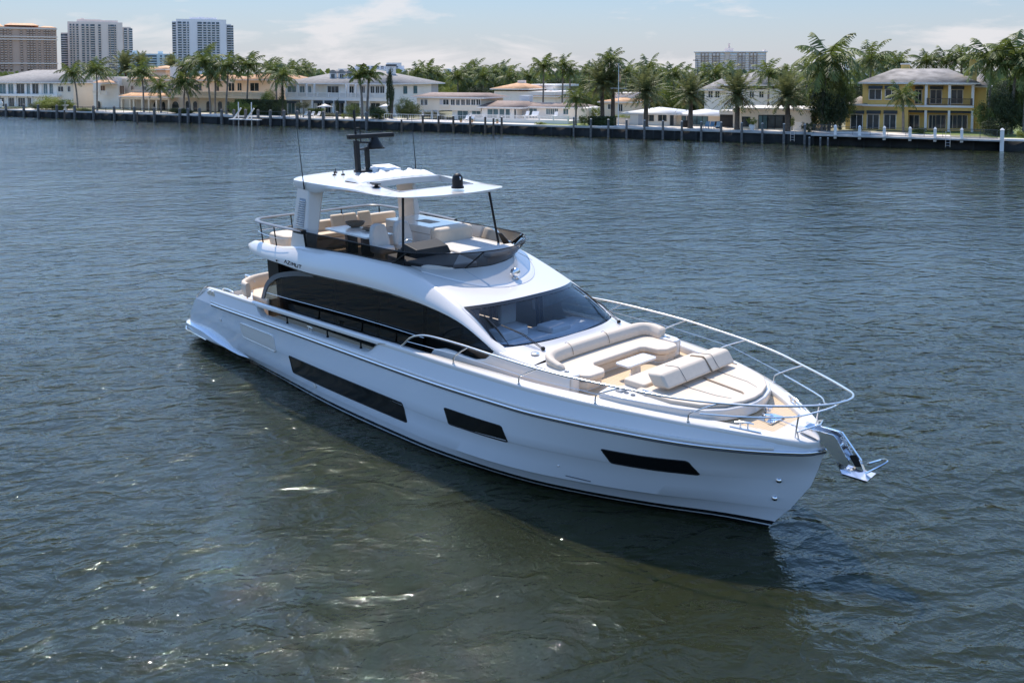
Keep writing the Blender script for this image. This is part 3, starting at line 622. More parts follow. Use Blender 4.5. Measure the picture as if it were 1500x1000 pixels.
# windlass, chain and stopper
b_ = MB(); b_.lathe([(.12, 0), (.12, .03), (.07, .05), (.06, .12), (.10, .15), (.10, .20), (.05, .22)], (21.52, .12, 2.40), 18); b_.lathe([(.06, 0), (.05, .1), (.06, .14)], (21.66, -.14, 2.39), 12); b_.box(21.4, 21.8, -.22, .3, 2.37, 2.40)
b_.build('windlass', 'chrome', Y, smooth=40)
b_ = MB()
for i in range(18):
    x = 21.62+i*.045; b_.tube([(x+.028*math.cos(t), .03+(.016*math.sin(t) if i % 2 else 0), 2.44-.004*i+(0 if i % 2 else .016*math.sin(t))) for t in np.linspace(0, 2*math.pi, 7)[:-1]], .006, 4, closed=True)
b_.build('anchor_chain', 'steel', Y, smooth=60)
# bow roller chute and anchor
b_ = MB()
for s in (-1, 1):
    pl_ = [(22.35, 2.50), (23.05, 2.52), (23.12, 2.46), (23.42, 2.06), (23.38, 1.98), (23.22, 2.00), (22.95, 2.20), (22.72, 2.34), (22.35, 2.40)]
    y0, y1 = sorted((s*.13, s*.15)); n = len(pl_)
    vs_ = [(x, y0, z) for x, z in pl_]+[(x, y1, z) for x, z in pl_]
    b_.add(vs_, [tuple(range(n)), tuple(range(n, 2*n))[::-1]]+[(i, (i+1) % n, n+(i+1) % n, n+i) for i in range(n)])
b_.beam((22.35, 0, 2.41), (22.78, 0, 2.34), .28, .03); b_.beam((22.78, 0, 2.34), (23.3, 0, 2.0), .28, .03)
b_.lathe([(.05, -.13), (.03, 0), (.05, .13)], (23.15, 0, 2.30), 12, 'y'); ch = b_.build('anchor_roller', 'chrome', Y, smooth=30)
b_ = MB(); b_.beam((22.6, 0, 2.52), (23.10, 0, 2.52), .05, .09); b_.beam((23.10, 0, 2.54), (23.55, 0, 2.08), .05, .12); b_.beam((23.50, 0, 2.12), (23.62, 0, 1.90), .08, .12)
an = b_.build('anchor_shank', 'chrome', Y, bevel=(.01, 2))
b_ = MB()
for s in (-1, 1): b_.hexa([(23.10, 0, 1.90), (23.86, 0, 1.90), (23.78, s*.15, 1.78), (23.36, s*.24, 1.82), (23.10, 0, 1.95), (23.88, 0, 1.96), (23.80, s*.16, 1.825), (23.35, s*.26, 1.86)] if s > 0 else [(23.36, -.24, 1.82), (23.78, -.15, 1.78), (23.86, 0, 1.90), (23.10, 0, 1.90), (23.35, -.26, 1.86), (23.80, -.16, 1.825), (23.88, 0, 1.96), (23.10, 0, 1.95)])
b_.tube(catmull([(23.60, .24, 1.98), (23.86, .30, 2.14), (24.0, .12, 2.20), (23.92, -.04, 2.12), (23.72, -.1, 1.94)], 5), .022, 6)
b_.build('anchor_fluke', 'chrome', an, smooth=30)
b_ = MB(); b_.hexa([(23.50, -.05, 1.98), (23.62, -.05, 2.02), (23.62, .05, 2.02), (23.50, .05, 1.98), (23.36, -.05, 2.16), (23.48, -.05, 2.22), (23.48, .05, 2.22), (23.36, .05, 2.16)]); b_.build('anchor_head', 'black_trim', an)

# lettering built of small bars: strokes on a unit cell
GL = {'A': [((0, 0), (.5, 1)), ((.5, 1), (1, 0)), ((.25, .35), (.75, .35))], 'V': [((0, 0), (.5, 1)), ((.5, 1), (1, 0))], 'Z': [((0, 1), (1, 1)), ((1, 1), (0, 0)), ((0, 0), (1, 0))], 'I': [((.5, 0), (.5, 1))],
      'M': [((0, 0), (0, 1)), ((0, 1), (.5, .45)), ((.5, .45), (1, 1)), ((1, 1), (1, 0))], 'U': [((0, 1), (0, 0)), ((0, 0), (1, 0)), ((1, 0), (1, 1))], 'T': [((0, 1), (1, 1)), ((.5, 0), (.5, 1))],
      'D': [((0, 0), (0, 1)), ((0, 1), (.7, .95)), ((.7, .95), (1, .5)), ((1, .5), (.7, .05)), ((.7, .05), (0, 0))], 'E': [((0, 0), (0, 1)), ((0, 1), (1, 1)), ((0, .5), (.8, .5)), ((0, 0), (1, 0))], 'L': [((0, 1), (0, 0)), ((0, 0), (1, 0))]}
def letters(word, fn, lw, lh, gap, th, name, m, parent):
    b = MB(); c = 0
    for ch_ in word:
        wd = lw*(.25 if ch_ == 'I' else 1)
        for (a0, b0), (a1, b1) in GL[ch_]:
            b.beam(fn(c+a0*wd, b0*lh), fn(c+a1*wd, b1*lh), th, th, up=(0, -1, 0))
        c += wd+gap
    return b.build(name, m, parent)
def bodyside(u, v):
    x = 7.12+u; z = float(zlo(x))+.13+v; zl, zs_ = float(zlo(x)), float(zsh(x)); t = (z-zl)/(zs_-zl); yb2 = ybu(x)
    return (x, -(yb2+(float(ysh(x))-yb2)*t**2.3)-.004, z)
letters('VZIMUT', bodyside, .12, .085, .055, .018, 'nameplate_lettering', 'black_trim', Y)
d_ = Vector((.45, 0, -.46)).normalized(); up_ = Vector((.46, 0, .45)).normalized()
letters('DELTA', lambda u, v: tuple(Vector((23.14, -.031, 2.46))+d_*u+up_*v), .05, .06, .02, .012, 'shank_lettering', 'canvas', an)
b_ = MB(); b_.lathe([(.03, -.01), (.03, .01)], (6.72, -2.575, 3.78), 10, 'y'); b_.build('navigation_light', 'black_trim', Y)

# ---- flybridge: dark screen, rails, furniture
def scr(i):
    """(base, top) of the flybridge screen, i from 0 (starboard leg) to 1 (port leg)"""
    K = [((7.78, -2.17, 4.27), (7.80, -2.22, 4.72)), ((9.2, -2.10, 4.33), (9.25, -2.17, 4.74)), ((10.6, -2.06, 4.37), (10.7, -2.14, 4.75)), ((12.0, -1.985, 4.37), (12.25, -2.10, 4.76))]
    for t in (-.9, -.75, -.55, -.3, 0): 
        b = brow(t, 0, .01); K.append((b, (b[0]+.36+.10*(1-abs(t)), b[1]*1.06, 4.76)))
    K = K+[((b[0], -b[1], b[2]), (t_[0], -t_[1], t_[2])) for b, t_ in K[::-1][1:]]
    x = i*(len(K)-1); k = min(int(x), len(K)-2); f = x-k
    return Vector(K[k][0]).lerp(Vector(K[k+1][0]), f), Vector(K[k][1]).lerp(Vector(K[k+1][1]), f)
SI = np.linspace(0, 1, 97); SS = [scr(i) for i in SI]
cm = lambda P: catmull(P[::4], 4)
bp = cm([a for a, b in SS]); tp = cm([b for a, b in SS])
fs = empty('flybridge_screen'); fs.parent = Y
for i0, i1, nm, m_ in ((0, 37, 'side_screen', 'fly_glass'), (36, 61, 'front_screen', 'front_glass'), (60, 97, 'side_screen', 'fly_glass')):
    b_ = MB(); b_.grid([bp[i0:i1], [(a+b)/2 for a, b in zip(bp, tp)][i0:i1], tp[i0:i1]]); b_.build(nm, m_, fs, smooth=60)
b_ = MB(); b_.tube(tp, .016, 6); b_.build('screen_rail', 'black_trim', fs)
b_ = MB(); b_.tube([p+Vector((0, 0, .01)) for p in bp], .020, 6); b_.build('screen_gasket', 'black_trim', fs)
for k in (0, 20, 43, 60, 74, 96):
    b_ = MB(); o_ = 3 if 0 < k < 48 else -3 if 48 < k < 96 else 0
    k2 = min(96, max(0, k+o_*-1)); b_.beam(bp[min(k2, 96)], tp[min(k, 96)], .05, .03); b_.build('screen_strut', 'black_trim', fs)
# stern rail
for s in (-1,):
    P = [(7.98, -2.36, 4.78), (7.2, -2.42, 4.78), (6.2, -2.44, 4.78), (5.5, -2.40, 4.78), (5.1, -2.22, 4.78), (4.95, -1.9, 4.78), (4.95, -.8, 4.78), (5.0, 0, 4.78), (4.95, .8, 4.78), (4.95, 1.8, 4.78), (5.1, 2.15, 4.78), (5.5, 2.3, 4.78), (6.2, 2.34, 4.78), (7.2, 2.30, 4.78), (8.6, 2.20, 4.78), (9.4, 2.16, 4.76)]
    P = catmull(P, 5); b_ = MB(); g = []
    for i, p in enumerate(P):
        d = P[min(i+1, len(P)-1)]-P[max(i-1, 0)]; d.z = 0; d.normalize(); nn = Vector((-d.y, d.x, 0))
        r = [tuple(p+nn*.075*math.cos(t)+Vector((0, 0, .035*math.sin(t)))) for t in np.linspace(0, 2*math.pi, 9)]; g.append(r)
    b_.grid(g); b_.add(g[0][:-1], [tuple(range(8))]); sr = b_.build('stern_rail', 'rail_grey', Y, smooth=60)
    b_ = MB(); b_.beam((7.55, -2.34, 4.76), (8.0, -2.34, 4.76), .16, .11); b_.build('rail_bracket', 'black_trim', sr)
for x, y in ((5.25, -2.24), (6.15, -2.28), (4.96, -1.0), (4.96, .9), (5.3, 2.2), (6.6, 2.26), (7.9, 2.2)):
    b_ = MB(); b_.tube([(x+.08, y*.99, 4.02), (x+.03, y, 4.76)], .022, 6); b_.build('rail_stanchion', 'black_trim', Y)
b_ = MB(); b_.tube(catmull([(7.0, -2.3, 4.42), (6.3, -2.34, 4.38), (5.3, -2.30, 4.42), (5.0, -1.9, 4.42), (4.98, 0, 4.42), (5.0, 1.9, 4.42), (5.5, 2.24, 4.42), (7.8, 2.2, 4.42)], 4), .008, 4); b_.build('rail_wire', 'steel', Y)
# hardtop legs
for s in (-1, 1):
    pn = lambda x, y, z: (x, s*y, z)
    P = [pn(6.85, 2.17, 4.16), pn(7.76, 2.17, 4.18), pn(7.80, 1.84, 4.10), pn(6.95, 1.84, 4.10), pn(7.10, 1.92, 5.95), pn(7.72, 1.92, 5.95), pn(8.02, 1.58, 6.02), pn(7.15, 1.58, 6.02)]
    if s > 0: P = [P[i] for i in (3, 2, 1, 0, 7, 6, 5, 4)]
    b_ = MB(); b_.hexa(P); lg = b_.build('hardtop_leg', 'gelcoat', Y, bevel=(.05, 3))
    b_ = MB(); f = lambda u, v, o=0.: (6.85+.25*v+(.91-.29*v)*u, s*(2.17-.25*v+o), 4.17+1.78*v)
    b_.add([f(.26, .36, .004), f(.78, .36, .004), f(.82, .82, .004), f(.34, .82, .004)], [(0, 1, 2, 3)]); b_.build('vent_recess', 'louvre_gap_shade', lg, smooth=-1)  # flat sheet whose colour paints the shadow gaps behind the louvres
    for k in range(12):
        v = .375+.036*k; b_ = MB(); u0 = .25+.08*(v-.36)/.44; u1 = .79+.04*(v-.36)/.44
        b_.hexa([f(u0, v, .002), f(u1, v, .002), f(u1, v+.012, .002), f(u0, v+.012, .002), f(u0, v-.004, .03), f(u1, v-.004, .03), f(u1, v+.010, .03), f(u0, v+.010, .03)]); b_.build('louvre', 'gelcoat', lg, smooth=-1)
# hardtop slab with an opening roof
hty = kn('6.6:1.50 6.72:1.78 7.0:1.93 8:1.95 10.3:1.90 11.3:1.80 11.9:1.68 12.22:1.48 12.42:1.15 12.55:.75 12.62:.38 12.66:.02')
hcr = kn('6.6:6.22 7:6.25 9.75:6.25 11.2:6.12 12.7:6.12')
hzt = lambda x, y: float(hcr(x))-(.10 if x < 9.9 else .10-.06*min(1, x-9.9))*(min(1, abs(y)/1.9)**2.2)-.03*max(0, abs(y)/1.9-.85)/.15
hzb = kn('6.6:5.96 7.2:5.84 8:5.84 8.6:5.93 9.3:6.01 10.5:6.04 12.7:6.06')
def slab(b, xs_, ya, yb):
    G = []
    for x in xs_:
        hw = float(hty(x)); y0 = -hw if ya is None else ya; y1 = hw if yb is None else yb
        top = [y0+(y1-y0)*k/12 for k in range(13)]; ring = []
        zb0 = lambda y: float(hzb(x))+(6.09-float(hzb(x)))*max(0, 1-abs(y)/(hw-.02))**.6 if x < 9.76 else float(hzb(x))+.02*(1-abs(y)/max(hw, .1))
        for k, y in enumerate(top): ring.append((x, y, hzt(x, y)))
        e = .02
        if yb is None: ring.append((x, y1+e, (hzt(x, y1)+zb0(y1))/2))
        for y in top[::-1]: ring.append((x, y*(.985 if abs(y) > hw-.01 else 1), zb0(y)))
        if ya is None: ring.append((x, y0-e, (hzt(x, y0)+zb0(y0))/2))
        ring.append(ring[0]); G.append(ring)
    b.grid(G); n = len(G[0])-1; b.add(G[0][:-1], [tuple(range(n))]); b.add(G[-1][:-1], [tuple(range(n))[::-1]])
b_ = MB(); slab(b_, np.concatenate([[6.6, 6.64, 6.7, 6.8], np.linspace(6.95, 9.75, 16)]), None, None)
slab(b_, np.linspace(9.75, 11.2, 6), None, -1.3); slab(b_, np.linspace(9.75, 11.2, 6), 1.3, None)
slab(b_, np.concatenate([np.linspace(11.2, 12.2, 12), [12.35, 12.5, 12.6, 12.66]]), None, None)
ht = b_.build('hardtop', 'gelcoat', Y, smooth=42)
b_ = MB()
P = [(9.73, -1.28), (9.73, 1.28), (11.22, 1.28), (11.22, -1.28)]
b_.tube([(x, y, hzt(x, y)+.008) for x, y in P], .02, 6, closed=True); b_.build('opening_trim', 'gelcoat_matt', ht)
# folded canvas
b_ = MB(); g = []; rr = random.Random(3)
for i in range(61):
    y = -1.45+2.75*i/60; e = .25 if i in (0, 60) else .75 if i in (1, 59) else 1; ring = []; k1 = .045*math.sin(i*.55)+.03*math.sin(i*1.7+1)+rr.uniform(-.012, .012)
    for u, v in ((-.46, -.03), (-.45, .10), (-.40, .17), (-.30, .195), (-.18, .185), (-.08, .165), (.03, .155), (.14, .14), (.24, .115), (.34, .085), (.42, .05), (.46, -.03)):
        ring.append((9.26+u*.84*(1+.03*math.sin(i*.8)), y, hzt(9.3, y)-.01+(v*.72*(1+.10*math.sin(i*.9+u*9))+(k1*(.5-u) if v > .1 else 0))*e))
    g.append(ring)
b_.grid(g); b_.build('folded_canvas', 'canvas', ht, smooth=60)
# posts
for s in (-1, 1):
    b_ = MB(); b_.tube([(11.62, s*1.50, 6.05), (11.82, s*1.72, 4.36)], .034, 8); b_.build('hardtop_post', 'black_trim', Y)
    b_ = MB(); b_.hexa([(11.80, s*1.93-.02, 4.38), (12.15, s*1.93-.02, 4.38), (12.15, s*1.93+.02, 4.38), (11.80, s*1.93+.02, 4.38), (11.72, s*1.78-.02, 4.72), (11.85, s*1.78-.02, 4.72), (11.85, s*1.78+.02, 4.72), (11.72, s*1.78+.02, 4.72)]); b_.build('post_bracket', 'black_trim', Y)
# whip antennas, domes, lamp, mast
for s, x0, z0, z1 in ((-1, 7.60, 5.90, 8.02), (1, 7.70, 6.15, 7.80)):
    b_ = MB(); b_.tube([(x0, s*1.99, z0), (x0-.01, s*2.0, z0+.25), (x0-.14, s*2.02, z1)], [.024, .016, .007], 6); b_.build('whip_antenna', 'black_trim', Y)
b_ = MB(); b_.lathe([(.17, 0), (.17, .05), (.145, .07), (.145, .24), (.13, .32), (.08, .38), (.01, .40)], (12.05, 0, 6.17), 20); dm = b_.build('camera_dome', 'black_trim', ht, smooth=40)
b_ = MB(); b_.lathe([(.06, 0), (.05, .03), (.01, .035)], (12.05, -.02, 6.44), 12, 'y'); b_.v = [(x+.11, y-.03, z) for x, y, z in b_.v]; b_.build('camera_lens', 'chrome', dm, smooth=40)
b_ = MB(); b_.lathe([(.10, 0), (.10, .02), (.05, .05), (.05, .08), (.13, .09), (.13, .11)], (10.35, -1.42, 6.15), 14); b_.beam((10.1, -1.42, 6.26), (10.5, -1.42, 6.26), .05, .03); b_.build('deck_horn', 'black_trim', ht, smooth=40)
for x, y in ((7.15, -.62), (7.6, -.95), (7.75, -.75)):
    b_ = MB(); b_.lathe([(.06, 0), (.06, .03), (.015, .04), (.015, .12)], (x, y, hzt(x, y)), 8); b_.build('roof_sensor', 'black_trim', ht)
b_ = MB(); b_.hexa([(7.35, .62, 6.26), (8.0, .52, 6.26), (8.05, 1.18, 6.26), (7.40, 1.28, 6.26), (7.25, .62, 6.40), (7.98, .50, 6.33), (8.02, 1.18, 6.33), (7.30, 1.28, 6.40)]); b_.box(7.3, 7.75, .32, .55, 6.2, 6.36)
b_.build('satellite_panel', 'canvas', ht, bevel=(.03, 2))
MX = 7.5
b_ = MB(); b_.box(MX-.14, MX+.22, -.12, .40, 6.20, 6.30); b_.beam((MX, -.04, 6.2), (MX-.02, -.04, 7.18), .12, .16); b_.beam((MX, .32, 6.2), (MX-.02, .32, 6.98), .10, .15)
b_.beam((MX, -.10, 6.92), (MX, .95, 6.92), .10, .05); b_.beam((MX, -.10, 7.14), (MX, .42, 7.10), .07, .05); b_.beam((MX+.02, .32, 6.9), (MX+.02, .42, 7.12), .05, .05)
ms_ = b_.build('radar_mast', 'black_trim', Y, bevel=(.012, 2))
b_ = MB(); b_.tube([(MX-.02, -.04, 7.1), (MX-.03, -.06, 7.95)], .032, 6); b_.tube([(MX-.02, .12, 7.1), (MX-.03, .12, 7.75)], .015, 6); b_.tube([(MX-.02, .1, 7.55), (MX-.02, -.06, 7.55)], .012, 5); b_.lathe([(.035, 0), (.035, .1), (.02, .14)], (MX-.03, -.06, 7.93), 10); b_.build('signal_pole', 'black_trim', ms_)
b_ = MB(); b_.lathe([(.24, 0), (.24, .05), (.19, .14), (.12, .26), (.11, .34)], (MX+.02, .60, 6.94), 18); b_.build('radar_pedestal', 'black_trim', ms_, smooth=40)
b_ = MB(); b_.beam((MX+.02, -.36, 7.30), (MX+.02, 1.30, 7.30), .15, .13); b_.build('radar_bar', 'black_trim', ms_, bevel=(.03, 3))
p = brow(.12, .45, .03); b_ = MB(); b_.lathe([(.10, 0), (.10, .02), (.05, .04), (.05, .08)], p, 14); b_.lathe([(.02, -.12), (.09, -.10), (.12, -.03), (.12, .06), (.10, .08)], (p[0], p[1], p[2]+.15), 16, 'x'); sl_ = b_.build('searchlight', 'chrome', Y, smooth=50)
# flybridge furniture
def cush(nm, pts, z0, z1, m='upholstery', par=Y, r=.05):
    b = MB(); b.prism(pts, z0, z1); return b.build(nm, m, par, bevel=(r, 4))
bx4 = lambda x0, x1, y0, y1: [(x0, y0), (x1, y0), (x1, y1), (x0, y1)]
cush('aft_lounger', rrect(5.25, 6.5, -2.05, -1.25, .25), 4.0, 4.38, r=.09)
cush('aft_lounger', rrect(5.25, 6.4, .9, 1.9, .25), 4.0, 4.38, r=.09)
b_ = MB(); b_.prism([(6.55, -1.5), (7.15, -1.5), (7.15, 1.05), (9.0, 1.05), (9.0, 1.9), (6.55, 1.9)], 3.99, 4.30); b_.build('dinette_base', 'cream', Y, bevel=(.03, 2))
cush('dinette_seat', [(6.62, -1.5), (7.2, -1.5), (7.2, 1.0), (8.6, 1.0), (8.6, 1.86), (6.62, 1.86)], 4.31, 4.46)
cush('dinette_backrest', rrect(6.50, 6.72, -1.5, 1.9, .08), 4.3, 4.78, r=.07)
for y, x in ((-.45, 6.84), (.0, 6.88), (.55, 6.84)):
    b_ = MB(); b_.hexa([(x, y-.25, 4.46), (x+.14, y-.25, 4.46), (x+.14, y+.25, 4.46), (x, y+.25, 4.46), (x-.12, y-.23, 4.93), (x+.0, y-.23, 4.93), (x+.0, y+.23, 4.93), (x-.12, y+.23, 4.93)])
    o = b_.build('throw_pillow', 'upholstery', None, bevel=(.06, 4)); tag(o, {-.45: 'cream throw pillow at the near end of the flybridge dinette sofa', .0: 'cream throw pillow in the middle of the flybridge dinette sofa', .55: 'cream throw pillow at the far end of the flybridge dinette sofa'}[y], 'pillow', 'throw pillows on the flybridge sofa')
b_ = MB(); b_.prism(rrect(7.55, 9.75, -1.40, -.45, .1), 4.66, 4.71); tf = b_.build('flybridge_table', 'table_white', Y, bevel=(.012, 2))
b_ = MB(); b_.box(8.2, 8.32, -1.1, -.75, 4.0, 4.66); b_.box(9.0, 9.12, -1.1, -.75, 4.0, 4.66); b_.build('table_leg', 'grey_trim', tf)
for (x, y, r, lb) in ((8.05, -.62, .30, 'dark woven bowl on the flybridge table, the larger one nearer the mast'), (8.85, -.66, .24, 'shallow dark woven tray on the flybridge table beside the helm seats')):
    h = .16 if r > .25 else .07
    b_ = MB(); b_.lathe([(r*.4, 0), (r*.85, h*.5), (r, h), (r*.94, h), (r*.78, h*.55), (r*.3, .02)], (x, y, 4.712), 18); tag(b_.build('woven_bowl' if h > .1 else 'woven_tray', 'wicker', None, smooth=50), lb, 'bowl' if h > .1 else 'tray')
for yy in (-1.22, -.42):      # helm seats
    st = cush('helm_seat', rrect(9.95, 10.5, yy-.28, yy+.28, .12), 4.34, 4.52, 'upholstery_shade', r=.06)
    b_ = MB(); b_.lathe([(.14, 0), (.08, .05), (.08, .36)], (10.2, yy, 3.99), 14); b_.build('seat_pedestal', 'cream', st, smooth=40)
    b_ = MB(); g = []
    for k in range(9):
        v = k/8; z = 4.46+.66*v; wv = .30*(1-.35*v**3); row = []
        for j in range(9):
            u = j/4-1; row.append((10.08-.10*v+.10*u*u, yy+wv*u, z-.06*u*u*v))
        g.append(row)
    b_.grid(g); b_.build('seat_back', 'upholstery_shade', st, smooth=80, solid=.14)
b_ = MB(); b_.prism([(11.15, -1.75), (12.0, -1.78), (12.7, -1.6), (13.05, -1.1), (13.15, -.3), (12.3, -.15), (11.15, -.15)], 3.99, lambda x, y: 4.50-.05*(x-11.15)); b_.build('helm_console', 'gelcoat_matt', Y, bevel=(.05, 3))
b_ = MB(); b_.hexa([(11.2, -1.45, 4.50), (12.0, -1.45, 4.46), (12.0, -.22, 4.46), (11.2, -.22, 4.50), (11.45, -1.40, 4.78), (11.95, -1.36, 4.66), (11.95, -.3, 4.66), (11.45, -.26, 4.78)]); b_.build('helm_dashboard', 'black_trim', Y, bevel=(.02, 2))
b_ = MB(); b_.tube([(11.08+.06*math.sin(t), -1.0+.19*math.cos(t), 4.62+.18*math.sin(t)) for t in np.linspace(0, 2*math.pi, 22)[:-1]], .016, 6, closed=True); b_.tube([(11.08, -1.19, 4.62), (11.2, -1.0, 4.56), (11.08, -.81, 4.62)], .014, 5); b_.build('steering_wheel', 'steel', Y, smooth=60)
wbr = cush('wet_bar', rrect(8.05, 10.25, .45, 1.75, .08), 3.99, 4.84, 'gelcoat', r=.03)
b_ = MB(); b_.box(8.3, 10.255, .448, .452, 4.62, 4.635); b_.box(10.247, 10.256, .6, 1.6, 4.62, 4.635); b_.box(9.0, 9.7, .9, 1.3, 4.842, 4.846); b_.build('counter_trim', 'piping', wbr)
cush('lounge_backrest', rrect(10.3, 10.65, .40, 1.80, .12), 4.3, 4.84, r=.11)
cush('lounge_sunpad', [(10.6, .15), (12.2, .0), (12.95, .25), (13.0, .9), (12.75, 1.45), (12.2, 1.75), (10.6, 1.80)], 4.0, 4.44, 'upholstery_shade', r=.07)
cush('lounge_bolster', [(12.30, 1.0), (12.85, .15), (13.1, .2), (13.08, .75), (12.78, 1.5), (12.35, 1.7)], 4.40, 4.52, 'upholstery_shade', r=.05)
b_ = MB(); b_.tube(catmull([(7.3, 1.95, 4.0), (7.3, 1.95, 4.62), (7.42, 1.9, 4.68), (8.25, 1.75, 4.68), (8.35, 1.7, 4.6), (8.35, 1.7, 4.0)], 3), .02, 6); b_.tube([(7.3, 1.95, 4.4), (8.35, 1.7, 4.4)], .01, 5); b_.build('stairwell_rail', 'black_trim', Y)
# cockpit bench
cb_ = [(4.45, -2.42), (4.1, -2.38), (3.75, -2.1), (3.45, -1.5), (3.4, 0), (3.45, 1.5), (3.7, 2.1), (4.2, 2.4)]
g = []
P = catmull([(x, y, 2.44) for x, y in cb_], 4)
for i, p in enumerate(P):
    d = P[min(i+1, len(P)-1)]-P[max(i-1, 0)]; d.z = 0; d.normalize(); nn = Vector((d.y, -d.x, 0))*-1; ring = []
    for a in range(12):
        t = 2*math.pi*a/12; ring.append(tuple(p+nn*0.085*math.copysign(abs(math.cos(t))**.6, math.cos(t))+Vector((0, 0, .24*math.copysign(abs(math.sin(t))**.6, math.sin(t))))))
    ring.append(ring[0]); g.append(ring)
b_ = MB(); b_.grid(g); b_.add(g[0][:-1], [tuple(range(12))]); b_.build('cockpit_backrest', 'upholstery', Y, smooth=60)
cush('cockpit_seat', [(5.3, -2.25), (4.4, -2.28), (3.75, -1.9), (3.6, 0), (3.75, 1.9), (4.4, 2.28), (5.2, 2.28), (5.2, 1.6), (4.5, 1.3), (4.4, -1.3), (5.3, -1.6)][::-1], 2.08, 2.26)
b_ = MB(); b_.prism([(5.25, -2.22), (4.4, -2.25), (3.75, -1.85), (3.65, 0), (3.75, 1.85), (4.4, 2.25), (5.15, 2.25), (5.15, 1.65), (4.45, 1.25), (4.35, -1.25), (5.25, -1.65)][::-1], 1.55, 2.08); b_.build('cockpit_seat_base', 'upholstery', Y)
b_ = MB(); b_.tube([(5.26, -2.215, 2.48), (6.4, -2.21, 2.51), (8.4, -2.20, 2.59), (10.1, -2.20, 2.66), (11.7, -2.20, 2.70), (13.2, -2.20, 2.72)], .007, 5); b_.build2('side_handrail', 'steel', Y); FAIR[0] = False

# ================================================================== water
def watermat():
    m = mat('water', (.020, .027, .016), .03, spec=.5); n = m.node_tree.nodes; l = m.node_tree.links; b = n['Principled BSDF']; b.inputs['IOR'].default_value = 1.31; b.inputs['Specular Tint'].default_value = (.80, 1, .91, 1)
    b.inputs['Subsurface Weight'].default_value = 1; b.inputs['Subsurface Radius'].default_value = (.55, .8, .4); b.inputs['Subsurface Scale'].default_value = 1.8
    t = n.new('ShaderNodeTexCoord')
    def noise(sc, stretch, rot, det, rough=.5, dist=0.):
        mp = n.new('ShaderNodeMapping'); mp.inputs['Rotation'].default_value = (0, 0, R_(rot)); mp.inputs['Scale'].default_value = (stretch, 1, 1)
        mp2 = n.new('ShaderNodeVectorRotate'); mp2.rotation_type = 'Z_AXIS'; mp2.inputs['Angle'].default_value = R_(rot); l.new(t.outputs['Object'], mp2.inputs['Vector'])
        mp.inputs['Rotation'].default_value = (0, 0, 0); l.new(mp2.outputs[0], mp.inputs[0])
        x = n.new('ShaderNodeTexNoise'); x.inputs['Scale'].default_value = sc; x.inputs['Detail'].default_value = det; x.inputs['Roughness'].default_value = rough; x.inputs['Distortion'].default_value = dist
        l.new(mp.outputs[0], x.inputs[0]); return x.outputs[0]
    def mth(op, a, c=None):
        q = n.new('ShaderNodeMath'); q.operation = op
        for i, v in enumerate((a, c)):
            if v is None: continue
            if isinstance(v, (int, float)): q.inputs[i].default_value = v
            else: l.new(v, q.inputs[i])
        return q.outputs[0]
    big = noise(.34, .55, -66, 3, .5, .5); med = noise(1.15, .68, -52, 4, .55, .5); sml = noise(3.6, .9, -40, 4, .6, .2); gust = noise(.045, .5, -50, 3)
    gm = n.new('ShaderNodeMapRange'); gm.inputs[1].default_value = .35; gm.inputs[2].default_value = .65; gm.inputs[3].default_value = .65; gm.inputs[4].default_value = 1.2; l.new(gust, gm.inputs[0])
    def ridge(v): return mth('SUBTRACT', 1, mth('POWER', mth('ABSOLUTE', mth('SUBTRACT', mth('MULTIPLY', v, 2), 1)), .8))
    h = mth('ADD', mth('MULTIPLY', big, .20), mth('ADD', mth('MULTIPLY', med, .115), mth('ADD', mth('MULTIPLY', ridge(noise(.85, .60, -60, 2, .5, .5)), .080), mth('ADD', mth('MULTIPLY', sml, .038), mth('MULTIPLY', noise(10, .9, 20, 2), .0035)))))
    h = mth('MULTIPLY', h, gm.outputs[0])
    # churned patch where the bow thruster exhausts
    s = n.new('ShaderNodeSeparateXYZ'); l.new(t.outputs['Object'], s.inputs[0])
    dx = mth('DIVIDE', mth('SUBTRACT', s.outputs[0], 18.1), 1.7); dy = mth('DIVIDE', mth('ADD', s.outputs[1], 4.2), 1.15)
    r = mth('SQRT', mth('ADD', mth('MULTIPLY', dx, dx), mth('MULTIPLY', dy, dy)))
    k = n.new('ShaderNodeMapRange'); k.interpolation_type = 'SMOOTHSTEP'; k.inputs[1].default_value = .25; k.inputs[2].default_value = 1.15; k.inputs[3].default_value = 1; k.inputs[4].default_value = 0; l.new(r, k.inputs[0])
    h = mth('ADD', h, mth('MULTIPLY', mth('MULTIPLY', noise(8, .8, 10, 3, .55, 1.0), .17), k.outputs[0]))
    u = n.new('ShaderNodeBump'); u.inputs['Strength'].default_value = 1; u.inputs['Distance'].default_value = 1; l.new(h, u.inputs['Height']); l.new(u.outputs[0], b.inputs['Normal'])
    c = n.new('ShaderNodeMixRGB'); l.new(noise(.12, .7, 0, 4), c.inputs[0]); c.inputs[1].default_value = (.015, .018, .007, 1); c.inputs[2].default_value = (.022, .025, .009, 1); l.new(c.outputs[0], b.inputs['Base Color'])
watermat()
SAZ = math.atan2(.3070, .9517); E_ = np.array([.9517, .3070]); N_ = np.array([-.3070, .9517]); O_ = np.array([-195.1, 43.17]); ZG = 1.45
def W(s, n, z=0.): p = O_+E_*s+N_*n; return (float(p[0]), float(p[1]), z)
b_ = MB(); b_.add([W(-700, .3, 0), W(-700, -900, 0), W(900, -900, 0), W(900, .3, 0)], [(0, 1, 2, 3)]); tag(b_.build('water', 'water', None, smooth=0), kind='structure')

